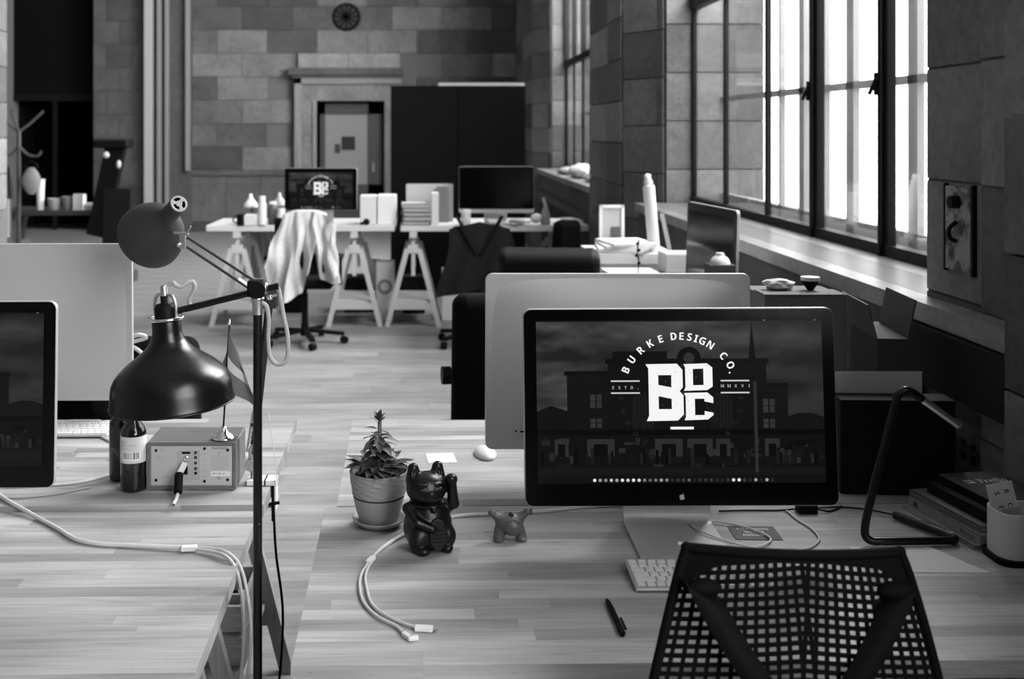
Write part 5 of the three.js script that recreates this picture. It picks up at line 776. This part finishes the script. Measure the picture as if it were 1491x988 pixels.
// ---- things under the far tables
{
  const bx = (name, label, x, z, w, h, d, m, y = 0.0005) => { const t = thing(name, label, 'box', [x, y, -z]); part('body', rbox(w, h, d, 0.006, 0, h / 2, 0), m, t); part('lid', box(w * 0.98, 0.004, d * 0.98, 0, h + 0.0022, 0), m, t); return t; };
  const p = bx('printed_box', 'pale box printed with a ring under the far table', -0.355, 9.3, 0.15, 0.5, 0.2, std(0.42, 0.8)); part('ring_print', new THREE.TorusGeometry(0.05, 0.014, 6, 28).scale(1, 1, 0.05).translate(0, 0.3, 0.101), std(0.15, 0.8), p);
  bx('white_box', 'white box under the table of the black screen', 0.225, 9.4, 0.2, 0.42, 0.25, M.boxWhite); bx('dark_case', 'dark case between the two white trestles', -0.12, 9.75, 0.2, 0.32, 0.2, black(0.02 * 0.5, 0.8)); bx('pale_box', 'small pale box on the dark crate under the far table', -0.47, 9.85, 0.12, 0.16, 0.1, std(0.4, 0.8), 0.305); bx('dark_crate', 'dark crate under the far table beside the shirt chair', -0.56, 9.87, 0.36, 0.3, 0.3, black(0.02 * 0.5, 0.8)); bx('black_cabinet', 'black cabinet panel behind the shirt chair', -1.19, 9.72, 0.24, 0.72, 0.1, black(0.008 * 0.5, 0.8)); bx('dark_crate', 'dark crate under the far table behind the jacket chair', 0.57, 9.65, 0.4, 0.4, 0.3, black(0.012 * 0.5, 0.8));
  const c = thing('hanging_cloth', 'pale folded cloth hanging from the far table beside the trestle', 'cloth', [-1.48, 0.3, -9.71]); part('cloth', surface((u, v) => V((u - 0.5) * 0.3 + 0.02 * Math.sin(v * 4), 0.49 * (1 - v), 0.02 * Math.sin(u * 28)), 50, 12), M.linen, c); part('hem_band', surface((u, v) => V((u - 0.5) * 0.3 + 0.02 * Math.sin(4), 0.02 * v, 0.02 * Math.sin(u * 28) + 0.002), 50, 2), M.linen, c);
}
// ---- black cupboard, things on the far sill
{
  const c = thing('black_cupboard', 'tall black double cupboard behind the far table', 'cupboard', [0.3, 0, -10.6]); part('carcass', box(1.31, 2.05, 0.55, 0, 1.025, -0.3), black(0.007 * 0.5, 0.7), c); for (const s of [-1, 1]) { const d = part('door', box(0.645, 1.98, 0.02, s * 0.327, 1.03, -0.012), black(0.007 * 0.5, 0.6), c); part('handle', box(0.015, 0.16, 0.02, s * 0.04, 1.05, 0.005), black(0.02 * 0.5, 0.4), d); }
  single('paper_strip', box(0.84, 0.03, 0.3, 0.53, 2.066, -10.8), std(0.5, 0.8), 'long pale board lying on the black cupboard', 'board');
  const it = (label, z, x, w, h, m) => { const t = thing('crumpled_bag', label, 'bag', [x, 1.122, -z]); const g = mergeVertices(new THREE.IcosahedronGeometry(1, 3)), p = g.attributes.position; for (let i = 0; i < p.count; i++) { const k = 0.8 + 0.25 * hash2(i, 7, Math.round(z * 10)); p.setXYZ(i, p.getX(i) * k * w, Math.max(0, (p.getY(i) * k + 0.75) * h), p.getZ(i) * k * 0.2); } g.computeVertexNormals(); part('body', g, m, t); part('fold', at(box(w * 0.8, 0.01, 0.05), 0, h * 1.2, 0), m, t); };
  it('white crumpled bag on the far window sill', 10.4, 1.62, 0.14, 0.06, M.paper); it('pale crumpled bag further along the far window sill', 11.3, 1.6, 0.15, 0.09, M.boxWhite); it('grey crumpled bag at the end of the far window sill', 12.3, 1.6, 0.14, 0.05, std(0.4, 0.8));
}
// ---- left distance: coat stand, work table, tall dark stand
{
  const t = thing('coat_stand', 'thin dark coat stand with curved hooks and hung bags', 'stand', [-4.30, 0, -11.5]); part('pole', rod(V(0, 0.02, 0), V(0, 1.62, 0), 0.022), std(0.04, 0.5), t); part('base', lathe([[0, 0], [0.24, 0], [0.24, 0.02], [0.03, 0.05], [0, 0.05]], 24), M.blackPlastic, t);
  for (const [dx, dz] of [[0.26, 0], [-0.24, 0.02], [0, 0.2]]) part('hook', tube([V(0, 1.6, 0), V(dx * 0.4, 1.68, dz * 0.4), V(dx, 1.82, dz)], 0.014, 20, 8), std(0.07, 0.5), t);
  for (const dx of [0.2, -0.18]) part('lower_hook', tube([V(0, 1.45, 0), V(dx * 0.5, 1.36, 0), V(dx, 1.35, 0), V(dx * 1.2, 1.4, 0)], 0.014, 20, 8), std(0.06, 0.5), t);
  const b = thing('hung_bag', 'striped pale bag hanging on the coat stand', 'bag', [-4.14, 0.95, -11.42]); part('body', surface((u, v) => { const a = u * 6.283, k = Math.sin(Math.PI * (0.1 + 0.8 * v)); return V(Math.cos(a) * 0.1 * k, 0.28 * v, Math.sin(a) * 0.05 * k); }, 20, 14), std(0.22, 0.8), b); part('handle', rot(new THREE.TorusGeometry(0.07, 0.008, 6, 20, Math.PI), 0).translate(0, 0.27, 0), M.blackPlastic, b);
  const s = thing('hung_scarf', 'long white scarf hanging from the coat stand', 'scarf', [-4.39, 0.5, -11.42]); part('cloth', surface((u, v) => V((u - 0.5) * 0.1, 0.4 * (1 - v), 0.015 * Math.sin(u * 14)), 16, 8), M.linen, s); part('upper', surface((u, v) => V((u - 0.5) * 0.09 + 0.02 * v, 0.74 - 0.34 * v, 0.015 * Math.sin(u * 10)), 12, 8), std(0.05, 0.9, { side: THREE.DoubleSide }), s);
  const d = thing('work_table', 'dark work table before the black opening', 'table', [-3.95, 0, -12.2]); part('top', box(1.5, 0.05, 0.7, 0, 0.72, 0), std(0.03, 0.6), d); for (const [x, a] of [[-0.6, 0.1], [0.55, -0.1], [0.55, 0.14], [-0.6, -0.14]]) part('leg', beam(V(x + a, 0, 0.3 * Math.sign(a)), V(x, 0.7, 0.2 * Math.sign(a)), 0.04, 0.03), std(0.12, 0.6), d);
  const cupAt = (label, x, h, r, m) => { const c = thing('beaker', label, 'cup', [x, 0.7455, -12.0]); part('body', lathe([[0, 0], [r * 0.8, 0], [r, h], [r * 0.9, h], [r * 0.75, 0.01], [0, 0.01]], 20), m, c); part('rim', rot(new THREE.TorusGeometry(r, 0.006, 6, 20), Math.PI / 2).translate(0, h, 0), m, c); };
  cupAt('tall white beaker on the dark work table', -4.25, 0.33, 0.045, M.white); cupAt('low pale tub on the dark work table', -4.1, 0.12, 0.07, std(0.3, 0.7)); cupAt('clear tub in the middle of the dark work table', -3.955, 0.14, 0.06, std(0.16, 0.4));
  const wb = thing('white_carton', 'square white carton on the dark work table', 'carton', [-3.82, 0.7455, -12.0]); part('body', box(0.11, 0.17, 0.11, 0, 0.085, 0), M.white, wb); part('flap', box(0.1, 0.003, 0.05, 0, 0.172, 0.02), M.white, wb);
  const sl = thing('rolled_paper', 'pale paper roll lying at the end of the dark work table', 'paper', [-3.62, 0.79, -12.0]); part('roll', rot(cyl(0.035, 0.035, 0.26, 0, -0.13, 0, 20), 0, 0, Math.PI / 2), std(0.4, 0.8), sl); part('loose_end', box(0.24, 0.002, 0.05, 0, -0.034, 0.03), std(0.4, 0.8), sl);
  const e = thing('tall_stand', 'tall dark stand with a flat head against the stone wall', 'stand', [-3.35, 0, -11.6]); part('head', rbox(0.37, 0.09, 0.3, 0.03, 0.02, 1.475, 0), M.blackPlastic, e); part('column', beam(V(-0.16, 0.5, 0), V(0.05, 1.45, 0), 0.2, 0.12), M.blackPlastic, e); part('lamp_head', ball(0.035, -0.02, 1.36, 0.14), std(0.5, 0.4), e); part('clip', ball(1, 0, 0, 0).scale(0.025, 0.045, 0.03).translate(0.1, 1.26, 0.1), std(0.4, 0.4), e); part('skirt', beam(V(0.05, 0.1, -0.02), V(0.08, 1.0, -0.02), 0.28, 0.2), black(0.02 * 0.5, 0.8), e); part('foot', rbox(0.5, 0.12, 0.4, 0.02, -0.02, 0.06, 0), std(0.05, 0.7), e);
  const pc = thing('paper_case', 'white sheets stored under the dark work table', 'paper', [-4.4, 0.0005, -12.0]); part('stack', box(0.18, 0.3, 0.2, 0, 0.15, 0), M.boxWhite, pc); part('cover', box(0.14, 0.14, 0.004, 0, 0.36, 0.08), std(0.25, 0.8), pc);
}
// ---- under the near left desks
{
  const t = thing('storage_crate', 'wooden crate on the floor under the radio worktop', 'crate', [-0.66, 0.0005, -2.98]); for (const [x, z, w, d] of [[0, 0.13, 0.3, 0.012], [0, -0.13, 0.3, 0.012], [-0.145, 0, 0.012, 0.25], [0.145, 0, 0.012, 0.25]]) for (const y of [0.05, 0.13]) part('slat', box(w, 0.065, d, x, y, z), M.legWood, t); part('floor', box(0.28, 0.01, 0.25, 0, 0.008, 0), M.legWood, t); t.position.y = 0.213; t.position.x = -0.63;
  const p = thing('paper_bag', 'printed pale paper bag on the floor under the bare worktop', 'bag', [-0.7, 0.0005, -2.3]); part('body', rbox(0.22, 0.3, 0.14, 0.01, 0, 0.15, 0), std(0.45, 0.9), p); part('print', box(0.1, 0.05, 0.002, 0.03, 0.17, 0.071), std(0.05, 0.9), p); p.position.z = -2.72 + 0.02; p.position.x = -1.0;
}

renderer.render(scene, camera);
